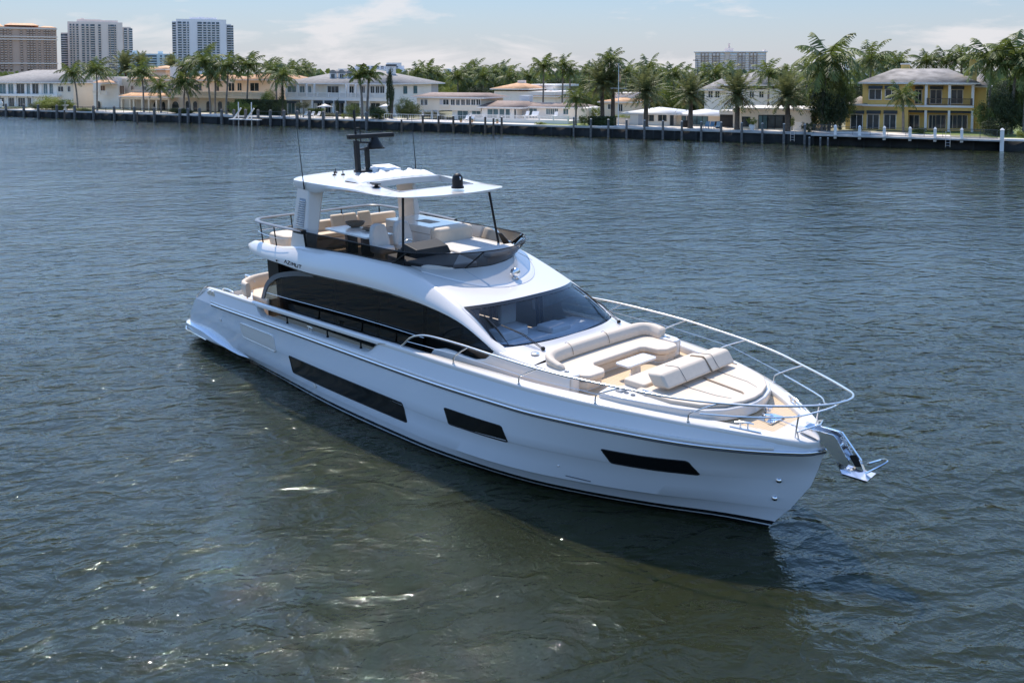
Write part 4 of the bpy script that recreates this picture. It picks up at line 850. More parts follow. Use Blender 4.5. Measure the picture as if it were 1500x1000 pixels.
# ---- from photograph columns to the shore frame (s along the seawall, n metres behind it)
def ray(px, py): return Fv+Rv*(px-750)/FPX+Uv*(PCY-py)/FPX
def SC(px, n):
    v = ray(px, 300)[:2]; A = np.array([E_, -v]).T; s, t = np.linalg.solve(A, CAM[:2]-O_-n*N_); return float(s)
def ZC(px, py, n):
    v = ray(px, py); k = v@np.array([N_[0], N_[1], 0]); t = (n+(O_-CAM[:2])@N_)/k; return float(CAM[2]+t*v[2])

mat('sand_paving', (.68, .61, .53), .8, noise=(.3, .12), bump=(3, .2))
mat('lawn', (.16, .20, .05), .9, noise=(.5, .3))
mat('ground', (.22, .21, .13), .9, noise=(.06, .35))
mat('concrete', (.46, .44, .41), .8, noise=(.8, .15), bump=(4, .2))
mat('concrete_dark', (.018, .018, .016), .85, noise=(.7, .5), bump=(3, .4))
mat('piling_grey', (.15, .14, .13), .8, noise=(3, .3))
mat('piling_brown', (.13, .095, .07), .85, noise=(3, .3))
mat('white_paint', (.82, .77, .71), .5, noise=(1, .04))
mat('wall_white', (.90, .81, .70), .75, noise=(.4, .06))
mat('wall_cream', (.82, .67, .50), .75, noise=(.4, .07))
mat('wall_beige', (.84, .71, .55), .75, noise=(.4, .05))
mat('wall_shade_grey', (.52, .50, .50), .75, noise=(.4, .05))  # darker grey carries the shade of a white wall
mat('wall_ochre', (.82, .54, .17), .75, noise=(.5, .10))
mat('roof_grey', (.29, .26, .23), .85, noise=(1.4, .2), bump=(5, .4))
mat('roof_weathered', (.27, .24, .21), .85, noise=(.6, .45), bump=(5, .4))
mat('roof_brown', (.27, .19, .15), .85, noise=(1.5, .2), bump=(5, .4))
mat('roof_orange', (.62, .34, .17), .8, noise=(1.2, .3), bump=(6, .6))
mat('roof_white', (.72, .70, .67), .6, noise=(1, .08))
mat('awning', (.04, .05, .06), .7, noise=(4, .2))
mat('pane', (.025, .035, .04), .08, noise=(.8, .5))
mat('pane_teal', (.10, .17, .18), .1, noise=(.8, .4))
mat('door_wood', (.14, .07, .04), .6)
mat('opening_shade', (.01, .01, .012), .5)  # near black colour standing in for shade inside an opening
mat('tower_brown', (.60, .41, .31), .8, noise=(.05, .08))
mat('tower_pale', (.84, .69, .59), .8, noise=(.05, .05))
mat('tower_white', (.84, .79, .78), .8, noise=(.05, .05))
mat('tower_teal', (.62, .69, .70), .8, noise=(.05, .08))
mat('tower_pane', (.07, .10, .12), .2, noise=(.3, .5))
mat('tower_pane_brown', (.08, .06, .055), .3, noise=(.3, .5))
mat('palm_green', (.14, .17, .04), .55, noise=(.8, .5), trans=.35)
mat('palm_olive', (.17, .18, .065), .6, noise=(.8, .45), trans=.35)
mat('palm_dead', (.20, .135, .075), .8, noise=(1, .3), trans=.2)
mat('palm_trunk', (.20, .17, .14), .85, noise=(2, .3), bump=(8, .5))
mat('date_trunk', (.12, .085, .06), .9, noise=(3, .4), bump=(10, .8))
mat('leaf_green', (.10, .13, .03), .6, noise=(.5, .55), trans=.3)
mat('leaf_dark', (.045, .062, .02), .6, noise=(.6, .5), trans=.2)
mat('leaf_bright', (.24, .27, .05), .6, noise=(.8, .4), trans=.35)
mat('bark', (.10, .08, .06), .9, noise=(2, .3))
mat('blue_cloth', (.10, .20, .30), .8)

# ---- land and seawall
b_ = MB(); b_.add([W(-700, .25, ZG), W(900, .25, ZG), W(900, 60, ZG), W(-700, 60, ZG)], [(0, 1, 2, 3)]); b_.add([W(-700, 60, ZG), W(900, 60, ZG), W(4500, 5200, ZG), W(-4500, 5200, ZG)], [(0, 1, 2, 3)])
tag(b_.build('ground', 'ground', None, smooth=0), kind='structure')
def patch(px0, px1, n0, n1, m, nm, z=ZG+.006):
    b = MB(); b.add([W(SC(px0, n0), n0, z), W(SC(px1, n0), n0, z), W(SC(px1, n1), n1, z), W(SC(px0, n1), n1, z)], [(0, 1, 2, 3)]); return tag(b.build(nm, m, None, smooth=0), kind='structure')
patch(-60, 690, .3, 7.5, 'sand_paving', 'waterside_terrace'); patch(690, 795, .3, 4, 'sand_paving', 'waterside_terrace', ZG+.004)
patch(795, 862, 1.6, 12, 'lawn', 'lawn'); patch(862, 1180, .3, 3.0, 'concrete', 'waterside_path'); patch(880, 1190, 3.0, 14, 'sand_paving', 'patio'); patch(1190, 1390, .3, 7, 'sand_paving', 'patio')
patch(1330, 1465, 5, 14, 'lawn', 'lawn', ZG+.012); patch(1445, 1620, 2.5, 40, 'lawn', 'lawn', ZG+.009)
def wallrun(px0, px1, lab, cap=.35, capm='concrete', n0=0.):
    s0, s1 = SC(px0, 0), SC(px1, 0); r = empty('seawall', W(s0, 0, 0), SAZ); L = s1-s0
    tag(r, lab, 'seawall', 'seawall sections along the far shore')
    b = MB(); out = [(L, .75), (0, .75)]; x = 0
    while x < L-.5: out += [(x, -.02+n0), (x+.3, -.02+n0), (x+.3, .15+n0), (min(L, x+3.2), .15+n0)]; x += 3.2
    if out[-1][0] < L: out.append((L, .15+n0))
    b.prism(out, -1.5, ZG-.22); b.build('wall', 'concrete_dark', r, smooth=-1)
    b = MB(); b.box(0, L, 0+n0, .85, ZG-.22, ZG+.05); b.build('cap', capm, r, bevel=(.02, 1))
    return r
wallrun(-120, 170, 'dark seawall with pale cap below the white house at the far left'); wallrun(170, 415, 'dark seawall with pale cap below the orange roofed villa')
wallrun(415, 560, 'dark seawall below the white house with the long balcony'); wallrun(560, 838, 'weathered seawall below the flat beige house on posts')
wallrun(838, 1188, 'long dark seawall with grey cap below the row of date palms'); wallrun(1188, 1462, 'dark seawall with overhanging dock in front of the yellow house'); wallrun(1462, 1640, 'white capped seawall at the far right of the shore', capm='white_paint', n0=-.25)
ORD = ['first', 'second', 'third', 'fourth', 'fifth', 'sixth', 'seventh', 'eighth', 'ninth', 'tenth', 'eleventh', 'twelfth', 'thirteenth', 'fourteenth', 'fifteenth', 'sixteenth', 'seventeenth', 'eighteenth', 'nineteenth', 'twentieth']
# pilings
def piling(px, ztop, r, m, label, group, n=-.25, capm=None, zb=-1.5):
    s = SC(px, n); t = empty('piling', W(s, n, 0), SAZ); tag(t, label, 'piling', group)
    b = MB(); b.box(-r, r, -r, r, zb, ztop) if capm else b.tube([(0, 0, zb), (0, 0, ztop)], [r*1.05, r*.92], 10); b.build('post', m, t, smooth=40)
    b = MB()
    if capm: b.hexa([(-r*1.2, -r*1.2, ztop), (r*1.2, -r*1.2, ztop), (r*1.2, r*1.2, ztop), (-r*1.2, r*1.2, ztop), (-r*.3, -r*.3, ztop+.22), (r*.3, -r*.3, ztop+.22), (r*.3, r*.3, ztop+.22), (-r*.3, r*.3, ztop+.22)])
    else: b.lathe([(r*1.05, 0), (r*1.0, .06), (r*.3, .14)], (0, 0, ztop), 10)
    b.build('post_cap', capm or 'concrete', t)
for k, px in enumerate((13, 39, 60, 87, 113, 140.5, 170.6)): piling(px, 2.65, .19, 'piling_grey', f'square grey post on the seawall of the far left house, {ORD[k]} from the left', 'grey seawall posts', capm='piling_grey', zb=-.5)
for k, px in enumerate((200, 229, 266, 278, 295, 327, 345)): piling(px, 2.6, .19, 'piling_grey', f'square grey post on the seawall of the orange roofed villa, {ORD[k]} from the left', 'grey seawall posts', capm='piling_grey', zb=-.5)
for k, px in enumerate((362, 380, 398, 418, 437, 455, 475, 495, 538)): piling(px, 2.7, .19, 'piling_grey', f'square grey post below the white balcony house, {ORD[k]} from the left', 'grey seawall posts', capm='piling_grey', zb=-.5)
for k, px in enumerate((620, 643, 664.5, 689, 711, 735)): piling(px, 2.55, .19, 'piling_brown', f'brown round piling in front of the flat beige house, {ORD[k]} from the left', 'brown mooring pilings', n=-.4)
for k, (px, lb) in enumerate(((98, 'far left house'), (204, 'orange roofed villa'), (589, 'white balcony house'), (723, 'flat beige house'))): piling(px, 2.0 if px < 700 else 2.5, .17, 'piling_brown', f'dark mooring pile standing free in the water off the {lb}', 'free standing mooring piles', n=-5 if px != 723 else -3.2)
for k, px in enumerate((840, 865, 890.5, 917, 943, 970, 997.6, 1026, 1055, 1085, 1115, 1146.5, 1177)): piling(px, 2.6 if k else 2.8, .17 if k else .13, 'piling_grey', f'tall grey piling along the date palm seawall, {ORD[k]} from the left', 'grey pilings by the date palms', n=-.35)
for k, px in enumerate((1221.5, 1257, 1293, 1330.5, 1367, 1406)): piling(px, 2.5, .17, 'white_paint', f'white square dock post before the yellow house, {ORD[k]} from the left', 'white dock posts', n=-.6, capm='white_paint', zb=.9)
piling(1465, 2.6, .22, 'white_paint', 'stout white corner post at the end of the yellow house dock', None, n=-.7, capm='white_paint', zb=0)
for k, px in enumerate((1184, 1200, 1211)): piling(px, .9, .13, 'piling_grey', f'short pile under the dock corner left of the yellow house, {ORD[k]} from left', 'short dock piles', n=-1.0)
# dock edge before the yellow house
r = empty('dock', W(SC(1186, -1.1), -1.1, 0), SAZ); L = SC(1462, -1.1)-SC(1186, -1.1); tag(r, 'narrow concrete dock on the seawall before the yellow house', 'dock')
b_ = MB(); b_.box(0, L, 0, 1.3, 1.18, 1.40); b_.build('dock_slab', 'concrete', r, bevel=(.02, 1))

# fences: posts, rails, infill
def fence(px0, px1, h, lab, m, n=.6, gap=2.4, pick=0, th=.05, solid=None, z0=ZG):
    s0, s1 = SC(px0, n), SC(px1, n); L = s1-s0; t = empty('fence', W(s0, n, z0), SAZ); tag(t, lab, 'fence')
    k = max(1, round(L/gap))
    for i in range(k+1):
        b = MB(); x = L*i/k; b.box(x-th/2, x+th/2, -th/2, th/2, 0, h); b.build('post', m, t)
    b = MB(); b.box(0, L, -th*.4, th*.4, h-.06, h); b.box(0, L, -th*.4, th*.4, .1, .15)
    if pick:
        x = 0
        while x < L: b.box(x-.012, x+.012, -.012, .012, .12, h-.03); x += pick
    b.build('rail', m, t)
    if solid: b = MB(); b.box(0, L, -.01, .01, .15, h-.08); b.build('panel', solid, t)
fence(60, 170, 1.05, 'thin dark railing on the seawall left of the orange roofed villa', 'black_trim', pick=.3)
fence(172, 262, 1.05, 'thin dark railing before the orange roofed villa', 'black_trim', pick=.3)
fence(381, 556, 1.05, 'thin dark wire railing before the white balcony house', 'grey_trim', n=.9)
fence(564, 690, 1.15, 'white picket railing beside the beige house on posts', 'white_paint', n=1.2, pick=.45)
fence(1189, 1220, 1.25, 'dark mesh fence panel at the left end of the yellow house dock', 'grey_trim', n=-.5, pick=.12)
fence(1222, 1406, 1.05, 'thin brown wire railing between the white dock posts', 'palm_trunk', n=-.5, gap=2.0)
fence(1408, 1458, 1.15, 'dark picket fence at the right end of the yellow house dock', 'grey_trim', n=-.5, pick=.14)

# ---- houses
class House:
    def __init__(s, name, label, px0, n, cat='house', zg=ZG):
        s.n = n; s.s0 = SC(px0, n); s.zg = zg; s.r = empty(name, W(s.s0, n, zg), SAZ); tag(s.r, label, cat)
    def X(s, px, d=0): return SC(px, s.n+d)-s.s0
    def Z(s, px, py, d=0): return ZC(px, py, s.n+d)-s.zg
    def blk(s, nm, m, x0, x1, yt, yb, d0=0, d1=8, dd=0, par=None):
        """box whose front face fills the photo rectangle, d0..d1 metres behind the facade plane"""
        xc = (x0+x1)/2; b = MB(); zt = s.Z(xc, yt, d0); zb = s.Z(xc, yb, d0) if yb is not None else 0
        b.box(s.X(x0, d0), s.X(x1, d0), d0, d1, zb, zt); return b.build(nm, m, par or s.r)
    def win(s, x0, y0, x1, y1, d=0, fr='white_paint', gl='pane', nm='window', bars=1, sill=True, door=False):
        xc = (x0+x1)/2; a, c = s.X(x0, d), s.X(x1, d); z1, z0 = s.Z(xc, y0, d), s.Z(xc, y1, d); t = .09; z0 = max(z0, .02)
        b = MB(); b.box(a-t, a, d-.07, d+.02, z0, z1); b.box(c, c+t, d-.07, d+.02, z0, z1); b.box(a-t, c+t, d-.07, d+.02, z1, z1+t)
        if not door: b.box(a-t, c+t, d-.10, d+.02, z0-t, z0)
        for k in range(1, bars+1):
            x = a+(c-a)*k/(bars+1); b.box(x-.03, x+.03, d-.05, d+.0, z0, z1)
        o = b.build('door' if door else nm, fr, s.r); p = MB(); p.box(a, c, d-.02, d+.005, z0, z1); p.build('pane', gl, o); return o
    def hip(s, nm, m, x0, x1, ye, yr, d1, oh=.6, inset=None, d0=0, th=.18, gable=False):
        """hip roof: eaves at photo height ye over x0..x1, ridge reaching photo height yr"""
        xc = (x0+x1)/2; a, c = s.X(x0, d0), s.X(x1, d0); ze = s.Z(xc, ye, d0-oh); dm = (d0+d1)/2; zr = s.Z(xc, yr, dm); ins = inset if inset is not None else (d1-d0)/2+oh
        a0, a1, b0, b1 = a-oh, c+oh, d0-oh, d1+oh; ins = min(ins, (a1-a0)/2-.05)
        if gable: ins = 0
        b = MB(); vs = [(a0, b0, ze), (a1, b0, ze), (a1, b1, ze), (a0, b1, ze), (a0+ins, dm, zr), (a1-ins, dm, zr)]
        vs += [(x, y, z-th) for x, y, z in vs[:4]]
        b.add(vs, [(0, 1, 5, 4), (1, 2, 5), (2, 3, 4, 5), (3, 0, 4), (0, 6, 7, 1), (1, 7, 8, 2), (2, 8, 9, 3), (3, 9, 6, 0), (6, 9, 8, 7)])
        o = b.build(nm, m, s.r, smooth=-1)
        f = MB(); q = .05; f.box(a0-q, a1+q, b0-q, b0, ze-th-.04, ze-.02); f.box(a1, a1+q, b0, b1, ze-th-.04, ze-.02); f.box(a0-q, a0, b0, b1, ze-th-.04, ze-.02); f.build('fascia', 'white_paint', o); return o
    def rail(s, x0, x1, y0, y1, d, m='white_paint', style='bal', nm='balcony_rail'):
        xc = (x0+x1)/2; a, c = s.X(x0, d), s.X(x1, d); z1, z0 = s.Z(xc, y0, d), s.Z(xc, y1, d); b = MB()
        b.box(a, c, d-.05, d+.05, z1-.09, z1); b.box(a, c, d-.05, d+.05, z0, z0+.08); x = a; st = .28 if style == 'bal' else .14
        while x <= c: b.box(x-(.05 if style == 'bal' else .015), x+(.05 if style == 'bal' else .015), d-.03, d+.03, z0, z1-.05); x += st
        k = max(1, round((c-a)/2.6))
        for i in range(k+1): x = a+(c-a)*i/k; b.box(x-.12, x+.12, d-.09, d+.09, z0, z1+.05)
        return b.build(nm, m, s.r)

# white house, far left
h = House('white_house', 'long white two storey house with grey hip roof at the far left of the shore', -22, 14)
h.blk('wall', 'wall_white', -22, 88, 120.5, None, 0, 9); h.blk('side_wing', 'wall_beige', 88, 112, 121, None, 0, 13)
h.hip('roof', 'roof_grey', -22, 112, 120.5, 102.5, 15, oh=.8, inset=11)
for a, c in ((5, 14), (17.5, 25), (30, 41), (45, 49), (53, 61.5), (69, 74.5), (77.5, 82.5)): h.win(a, 123, c, 137.5, gl='pane' if a in (30, 53) else 'pane_teal')
for a, c in ((-10, 11), (16, 25.5), (31.5, 41.5), (46, 53)): h.win(a, 143.5, c, 158.5, door=True, bars=2)
for a in (3, 15.8, 27.5, 43, 51, 65, 76): h.blk('pilaster', 'white_paint', a-.8, a+.8, 121, None, -.25, 0)
for a, c, y0, y1 in ((90, 97.5, 127, 134.5), (104, 108, 127, 134.5), (104, 108, 146, 152)): h.win(a, y0, c, y1)
h.blk('balcony', 'white_paint', -22, 88, 138.2, 141.2, -1.2, 0)
# Mediterranean villa
h = House('villa', 'cream Mediterranean villa with orange tiled roofs, arches and balustrades', 138, 13)
h.blk('left_wing', 'wall_white', 141, 178, 113, None, 2, 12); h.blk('wall', 'wall_cream', 178, 250, 116, None, 3, 13); h.blk('right_wing', 'wall_cream', 250, 398, 116, None, 2, 14)
h.blk('tower', 'wall_cream', 217.5, 247, 101, 116, 7, 13); h.hip('tower_roof', 'roof_orange', 218, 247, 101.5, 96.5, 13, oh=.9, d0=7)
h.hip('roof', 'roof_orange', 196, 250, 116.5, 110.5, 12, oh=.6, d0=3); h.hip('roof', 'roof_orange', 252, 330, 117, 108, 14, oh=.6, d0=2); h.hip('roof', 'roof_orange', 350, 398, 116.5, 103.5, 15, oh=.8, d0=2)
h.hip('porch_roof', 'roof_orange', 142, 164, 121.5, 117.5, 2.0, oh=.3, d0=0); h.hip('porch_roof', 'roof_orange', 181, 250, 141.5, 135.5, 3.0, oh=.4, d0=-.4)
h.blk('porch_beam', 'wall_cream', 181, 250, 141.8, 146, -.4, 0)
for x in (181.5, 193.5, 199, 211, 221, 232, 250): h.blk('column', 'wall_cream', x-1.1, x+1.1, 146, None, -.4, .1)
h.blk('terrace_parapet', 'wall_cream', 254, 398, 134.5, 141, -1.2, -.9); h.blk('terrace_slab', 'wall_cream', 254, 398, 141, 144, -1.2, 2)
h.rail(255, 398, 134.5, 141, -1.25, 'wall_beige', nm='balustrade'); h.rail(199, 212, 132, 139, 1.5, 'wall_beige', nm='balustrade'); h.rail(141, 160, 133, 139, .2, 'wall_white', nm='balustrade')
for a, c, y0, y1 in ((152, 158, 126, 134), (180, 186, 126, 138), (196, 199, 126, 132)): h.win(a, y0, c, y1, d=2.9 if a > 190 else 1.98, fr='wall_cream', gl='door_wood')
for a, c, y0, y1 in ((214, 218, 127, 132),): h.win(a, y0, c, y1, d=2.98, fr='wall_cream')
for a, c, y0, y1 in ((248, 258, 124, 133), (318, 324, 122, 133.5), (338, 346.5, 122, 133.5), (351, 357, 122, 133), (369.5, 382, 122, 133.5), (290, 299, 121, 133)): h.win(a, y0, c, y1, d=1.98, fr='wall_beige')
for k, (a, c, y0) in enumerate(((146, 152, 148), (228, 238, 148), (240, 246, 149), (255, 266, 148), (275, 281, 147.5), (286, 293, 148), (305, 312, 148), (322, 329, 148), (334, 341, 148.5))):
    d = 1.98 if a > 250 else 2.98 if a > 178 else 1.98; z0 = 0; xa, xb = h.X(a, d), h.X(c, d); zt = h.Z((a+c)/2, y0, d); rr_ = (xb-xa)/2; cxx = (xa+xb)/2; b_ = MB()
    pl_ = [(xa, .02), (xb, .02)]+[(cxx+rr_*math.cos(t), zt-rr_+rr_*math.sin(t)) for t in np.linspace(0, math.pi, 9)]; nn_ = len(pl_)
    b_.add([(x, d-.06, z) for x, z in pl_]+[(x, d+.02, z) for x, z in pl_], [tuple(range(nn_)), tuple(range(nn_, 2*nn_))[::-1]]+[(i, (i+1) % nn_, nn_+(i+1) % nn_, nn_+i) for i in range(nn_)]); o = b_.build('arched_doorway', 'pane', h.r)
    b_ = MB(); b_.tube([(x, d-.07, z) for x, z in pl_[1:]+[pl_[0]]], .10, 5); b_.build('arch_surround', 'wall_beige', o)
h.blk('chimney', 'wall_white', 253, 264, 97, 116, 6, 8)
# white balcony house
h = House('balcony_house', 'white two storey house with long balcony, three dormers and grey tiled roof', 421, 15)
h.blk('wall', 'wall_white', 421, 570, 122.4, None, 0, 15); h.blk('side_wing', 'wall_shade_grey', 562, 573, 123, None, 1, 18)  # side wall's shade is put into its greyer colour
h.hip('roof', 'roof_grey', 421, 570, 122.2, 102.5, 18, oh=.9)
for a, c in ((485, 495), (497.5, 508), (510, 519)):
    o = h.blk('dormer', 'white_paint', a, c, 107.5, 115.5, 3.0, 6); xa, xb = h.X(a, 3), h.X(c, 3); zc_ = h.Z((a+c)/2, 107.5, 3); b_ = MB(); rr_ = (xb-xa)/2
    g = [[((xa+xb)/2+rr_*math.cos(t)*1.05, y, zc_+rr_*.8*math.sin(t)) for t in np.linspace(0, math.pi, 8)] for y in (2.9, 6.5)]; b_.grid(g); b_.add([*g[0]], [tuple(range(8))]); b_.build('dormer_roof', 'roof_grey', o)
    h.win(a+2.5, 108.5, c-2.5, 114.5, d=2.98)
for a, c in ((524, 531), (567, 575)): h.blk('chimney', 'white_paint', a, c, 97, 110, 9, 10.5); h.blk('chimney_cap', 'awning', a-.5, c+.5, 94.5, 97, 8.9, 10.6)
h.blk('balcony_slab', 'white_paint', 421, 567, 143, 147.5, -1.6, 0); h.rail(421, 567, 136, 143, -1.6, style='x')
for a, c in ((424, 436), (441.5, 448.5), (454, 458), (466, 468), (482, 498), (513.5, 520), (532, 536), (544.5, 550), (552, 557), (558.5, 564.5)): h.win(a, 126.7, c, 136.5 if a > 462 else 136, gl='pane' if a > 475 else 'pane_teal', bars=2 if a == 482 else 1)
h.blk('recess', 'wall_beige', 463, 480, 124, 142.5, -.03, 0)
for x in (421.5, 438, 450.5, 462, 508, 511.5, 522, 529, 540, 566): h.blk('pilaster', 'white_paint', x-.9, x+.9, 123, 143, -1.6, -1.35)
for a, c in ((421.5, 439), (461.5, 473), (477, 488), (493, 505)): o = h.blk('awning', 'awning', a, c, 147.8, 151.5, -1.9, -1.5)
for a, c, gl in ((424.5, 434, 'pane_teal'), (436, 441, 'pane_teal'), (467, 472.5, 'pane'), (478.5, 486, 'pane'), (494, 505, 'pane'), (515, 530, 'pane'), (545, 558, 'pane')): h.win(a, 151.5, c, 168, gl=gl, door=True)
for x in (421.5, 443, 459, 475.5, 489.5, 507, 529, 541): h.blk('column', 'white_paint', x-1.2, x+1.2, 147.5, None, -1.6, -1.3)
b_ = MB(); xs_ = h.X(570, 0)+.02
for d, zt in ((5, 5.6), (8.5, 5.6)): b_.box(xs_, xs_+.09+(.5 if 1 else 0)*0, d, d+1.2, zt-1.5, zt)
b_.build('side_windows', 'pane_teal', h.r); h.r.children[-1].name = 'side_window'
# beige mid-century house
h = House('beige_house', 'low beige house with its upper floor raised on posts and brown shingle roof', 611, 9)
h.blk('upper_storey', 'wall_beige', 611.7, 705, 143, 162, 0, 8); h.blk('lower_storey', 'wall_white', 663, 707, 162, None, .5, 8)
h.hip('roof', 'roof_brown', 611, 707, 142.3, 135.5, 8, oh=.7, inset=1.4)
for x in (619.8, 633, 642): h.blk('post', 'white_paint', x-1, x+1, 162, None, .2, .5)
for a, c in ((617.5, 621.3), (622.8, 627), (661.3, 666.8), (669, 674), (676.3, 681.5), (683.6, 689), (691, 696.5), (698.5, 704)): h.win(a, 146, c, 154)
o = h.blk('balcony_recess', 'wall_shade_grey', 644.5, 658.5, 145.5, 158.5, -.03, .0); h.win(650, 146, 658, 154, d=-.03); h.blk('balcony_panel', 'wall_cream', 644.5, 658.5, 153.5, 158.8, -.12, -.03)  # balcony recess is a flat panel, its shade painted by the darker colour
h.win(671, 162.5, 686, 177.5, d=.5, gl='pane_teal', door=True); h.win(692, 162.5, 704, 169, d=.5, gl='pane_teal')
h.blk('centre_wing', 'wall_white', 706, 757, 157, None, -.6, 7); h.hip('roof', 'roof_brown', 708, 762, 157, 147.5, 7.5, oh=.8, d0=-.6, inset=1.2)
for a, c in ((714.5, 722), (722.8, 730), (732, 739), (741, 747)): h.win(a, 160, c, 174, d=-.6, gl='pane_teal', door=True, bars=0)
h.win(753.5, 160, 756, 174, d=-.6, bars=0, door=True)
h.blk('right_wing', 'wall_white', 757, 858, 157.5, None, 1.5, 8); h.hip('roof', 'roof_brown', 757, 842, 156.5, 150.5, 8.5, oh=.7, d0=1.5, inset=1.0)
h.blk('recess', 'wall_shade_grey', 758, 773, 158.5, 176, 1.45, 1.5)  # flat panel, darker colour stands for the shade in the recess
for a, c in ((775.5, 786.3), (800, 805.5), (806, 811.5), (812, 817), (825, 832.5), (848, 853)): h.win(a, 159.5, c, 167.5 if a > 790 else 174, d=1.5, gl='pane_teal')
h.blk('roof_tank', 'white_paint', 761, 775, 140, 149, 4, 5.5)
h.blk('terrace', 'wall_white', 690, 832, 175.6, None, -4.0, 1.5); h.rail(690, 832, 169.2, 175.6, -3.95, style='thin')
h.blk('garage_wall', 'wall_beige', 832, 858, 159, None, .8, 2)
# low white house
h = House('low_white_house', 'low white house with pale flat hip roof behind the date palms', 922, 8)
h.blk('wall', 'wall_white', 922, 986, 166, None, 0, 9); h.hip('roof', 'roof_white', 912, 990, 166, 156.5, 10, oh=.4)
for a, c, y1 in ((942, 957, 177.5), (963, 975.5, 177.5)): h.win(a, 168.5, c, y1, fr='wall_beige', gl='pane')
h.win(981, 168.5, 985, 184, door=True, bars=0, fr='grey_trim'); h.blk('side_panel', 'wall_shade_grey', 934, 940.5, 167, None, -.05, 0)
h.blk('right_wing', 'wall_cream', 986, 1053, 168.5, None, 1.5, 9); h.hip('roof', 'roof_white', 988, 1053, 168, 159.5, 10, oh=.5, d0=1.5)
for a, c in ((1013.5, 1019), (1020, 1027), (1028, 1035)): h.win(a, 170, c, 183, d=1.5, fr='grey_trim', gl='pane_teal', bars=0, door=True)
for a in (998, 1006): h.win(a, 170, a+5, 182, d=1.5, fr='grey_trim', gl='pane_teal', bars=0)
# glass fronted house
h = House('glass_front_house', 'pale yellow flat roofed house with a wide dark glass front', 1053, 7)
h.blk('wall', 'wall_beige', 1072, 1186, 160, None, 0, 10); h.blk('roof_slab', 'wall_white', 1070, 1190, 158.5, 160.6, -.6, 10.5); h.blk('carport_back', 'opening_shade', 1053, 1072, 168, None, 1.8, 2.0); h.blk('carport_roof', 'wall_white', 1052, 1072, 162, 168, 0, 3)  # black sheet at the carport back paints the shade of the opening
for a, c, g_ in ((1110, 1115, 'pane_teal'), (1116, 1122, 'pane_teal'), (1123, 1133, 'pane'), (1134, 1145, 'pane'), (1146, 1156, 'pane')): h.win(a, 169.5, c, 188.5, fr='black_trim', gl=g_, bars=0, door=True)
h.win(1086, 172, 1096, 186, fr='black_trim', gl='pane', bars=0, door=True); h.blk('gate_wall', 'wall_white', 1160, 1172, 179, None, -2, -1.7)
# houses glimpsed behind
h = House('house_behind', 'large house with grey brown pitched roof behind the date palms', 1030, 28)
h.blk('wall', 'wall_white', 1030, 1122, 131, None, 0, 12); h.hip('roof', 'roof_weathered', 1030, 1055, 131, 115, 12, oh=.8); h.hip('roof', 'roof_weathered', 1058, 1122, 124, 105.5, 13, oh=.8)
for a in (1036, 1046, 1072, 1096, 1110): h.win(a, 134, a+6, 143)
h = House('house_behind', 'white walled house with orange roof beyond the beige house, left of the flagpole', 722, 30)
h.blk('wall', 'wall_white', 724, 812, 134, None, 0, 10); h.hip('roof', 'roof_orange', 724, 770, 130, 120.5, 9, oh=.6); h.hip('roof', 'roof_orange', 772, 812, 141, 133, 9, oh=.6); h.blk('upper_room', 'wall_white', 758, 764, 118, 134, 4, 6)
h.blk('flat_roof', 'white_paint', 762, 812, 124, 127, 8, 20); h.blk('upper_wall', 'wall_white', 786, 810, 126, 134, 8, 16); h.win(795, 129, 800, 133, d=8)
h = House('house_behind', 'pale pink house with orange roof between the two tall palms', 880, 26)
h.blk('wall', 'wall_cream', 880, 925, 149, None, 0, 10); h.hip('roof', 'roof_orange', 880, 925, 149, 142, 9, oh=.5); h.win(905, 153, 911, 163); h.win(890, 153, 896, 160); h.blk('upper_room', 'wall_white', 896, 922, 136, 146, 4, 10)
h = House('garden_wall', 'low white garden wall under the flagpole', 898, 9, cat='wall'); h.blk('wall', 'wall_white', 898, 922, 173.5, None, 0, .3); h.blk('coping', 'concrete', 897.7, 922.3, 172.8, 173.6, -.05, .35)
# yellow house
h = House('yellow_house', 'yellow two storey house with white trim, dark awnings and weathered grey hip roof', 1238, 12)
h.blk('ground_wing', 'wall_ochre', 1236, 1262, 153, None, 0, 9); h.blk('wall', 'wall_ochre', 1260, 1327, 122, None, 0, 11); h.blk('veranda_back_wall', 'wall_ochre', 1327, 1423, 122, None, 2.2, 11)
h.blk('right_wing', 'wall_ochre', 1421, 1440, 126, None, 3, 10); h.hip('roof', 'roof_weathered', 1421, 1442, 126, 107, 12, oh=.5, d0=3)
h.hip('wing_roof', 'roof_weathered', 1239, 1264, 152.5, 141, 9, oh=.4, inset=3); h.hip('roof', 'roof_weathered', 1260, 1423, 121, 100.8, 13, oh=.6, inset=4.2)
h.blk('veranda_floor', 'white_paint', 1260, 1422.5, 154.2, 157, -.35, 0); h.blk('veranda_slab', 'wall_ochre', 1327, 1422.5, 155, 162, 0, 2.2); h.blk('veranda_beam', 'white_paint', 1327, 1424, 121.5, 125, 0, .3); h.blk('veranda_ceiling', 'white_paint', 1327, 1423, 121.5, 123, .3, 2.2)
for x in (1352.6, 1386.6, 1420.5): h.blk('column', 'white_paint', x-2, x+2, 125, 154.5, 0, .35); h.blk('column', 'white_paint', x-1.8, x+1.8, 162, None, 0, .35)
for a, c in ((1270, 1287), (1293.5, 1311)): h.win(a, 131.5, c, 145.5); h.blk('awning', 'awning', a-1.5, c+1.5, 125.8, 130.5, -.6, 0)
for a, c in ((1337, 1346), (1359, 1375), (1389.5, 1405.5)):
    h.win(a, 132, c, 151.5, d=2.2, fr='wall_beige', door=False, bars=1); h.blk('awning', 'awning', a-1, c+2, 126.5, 130.8, 1.6, 2.2)
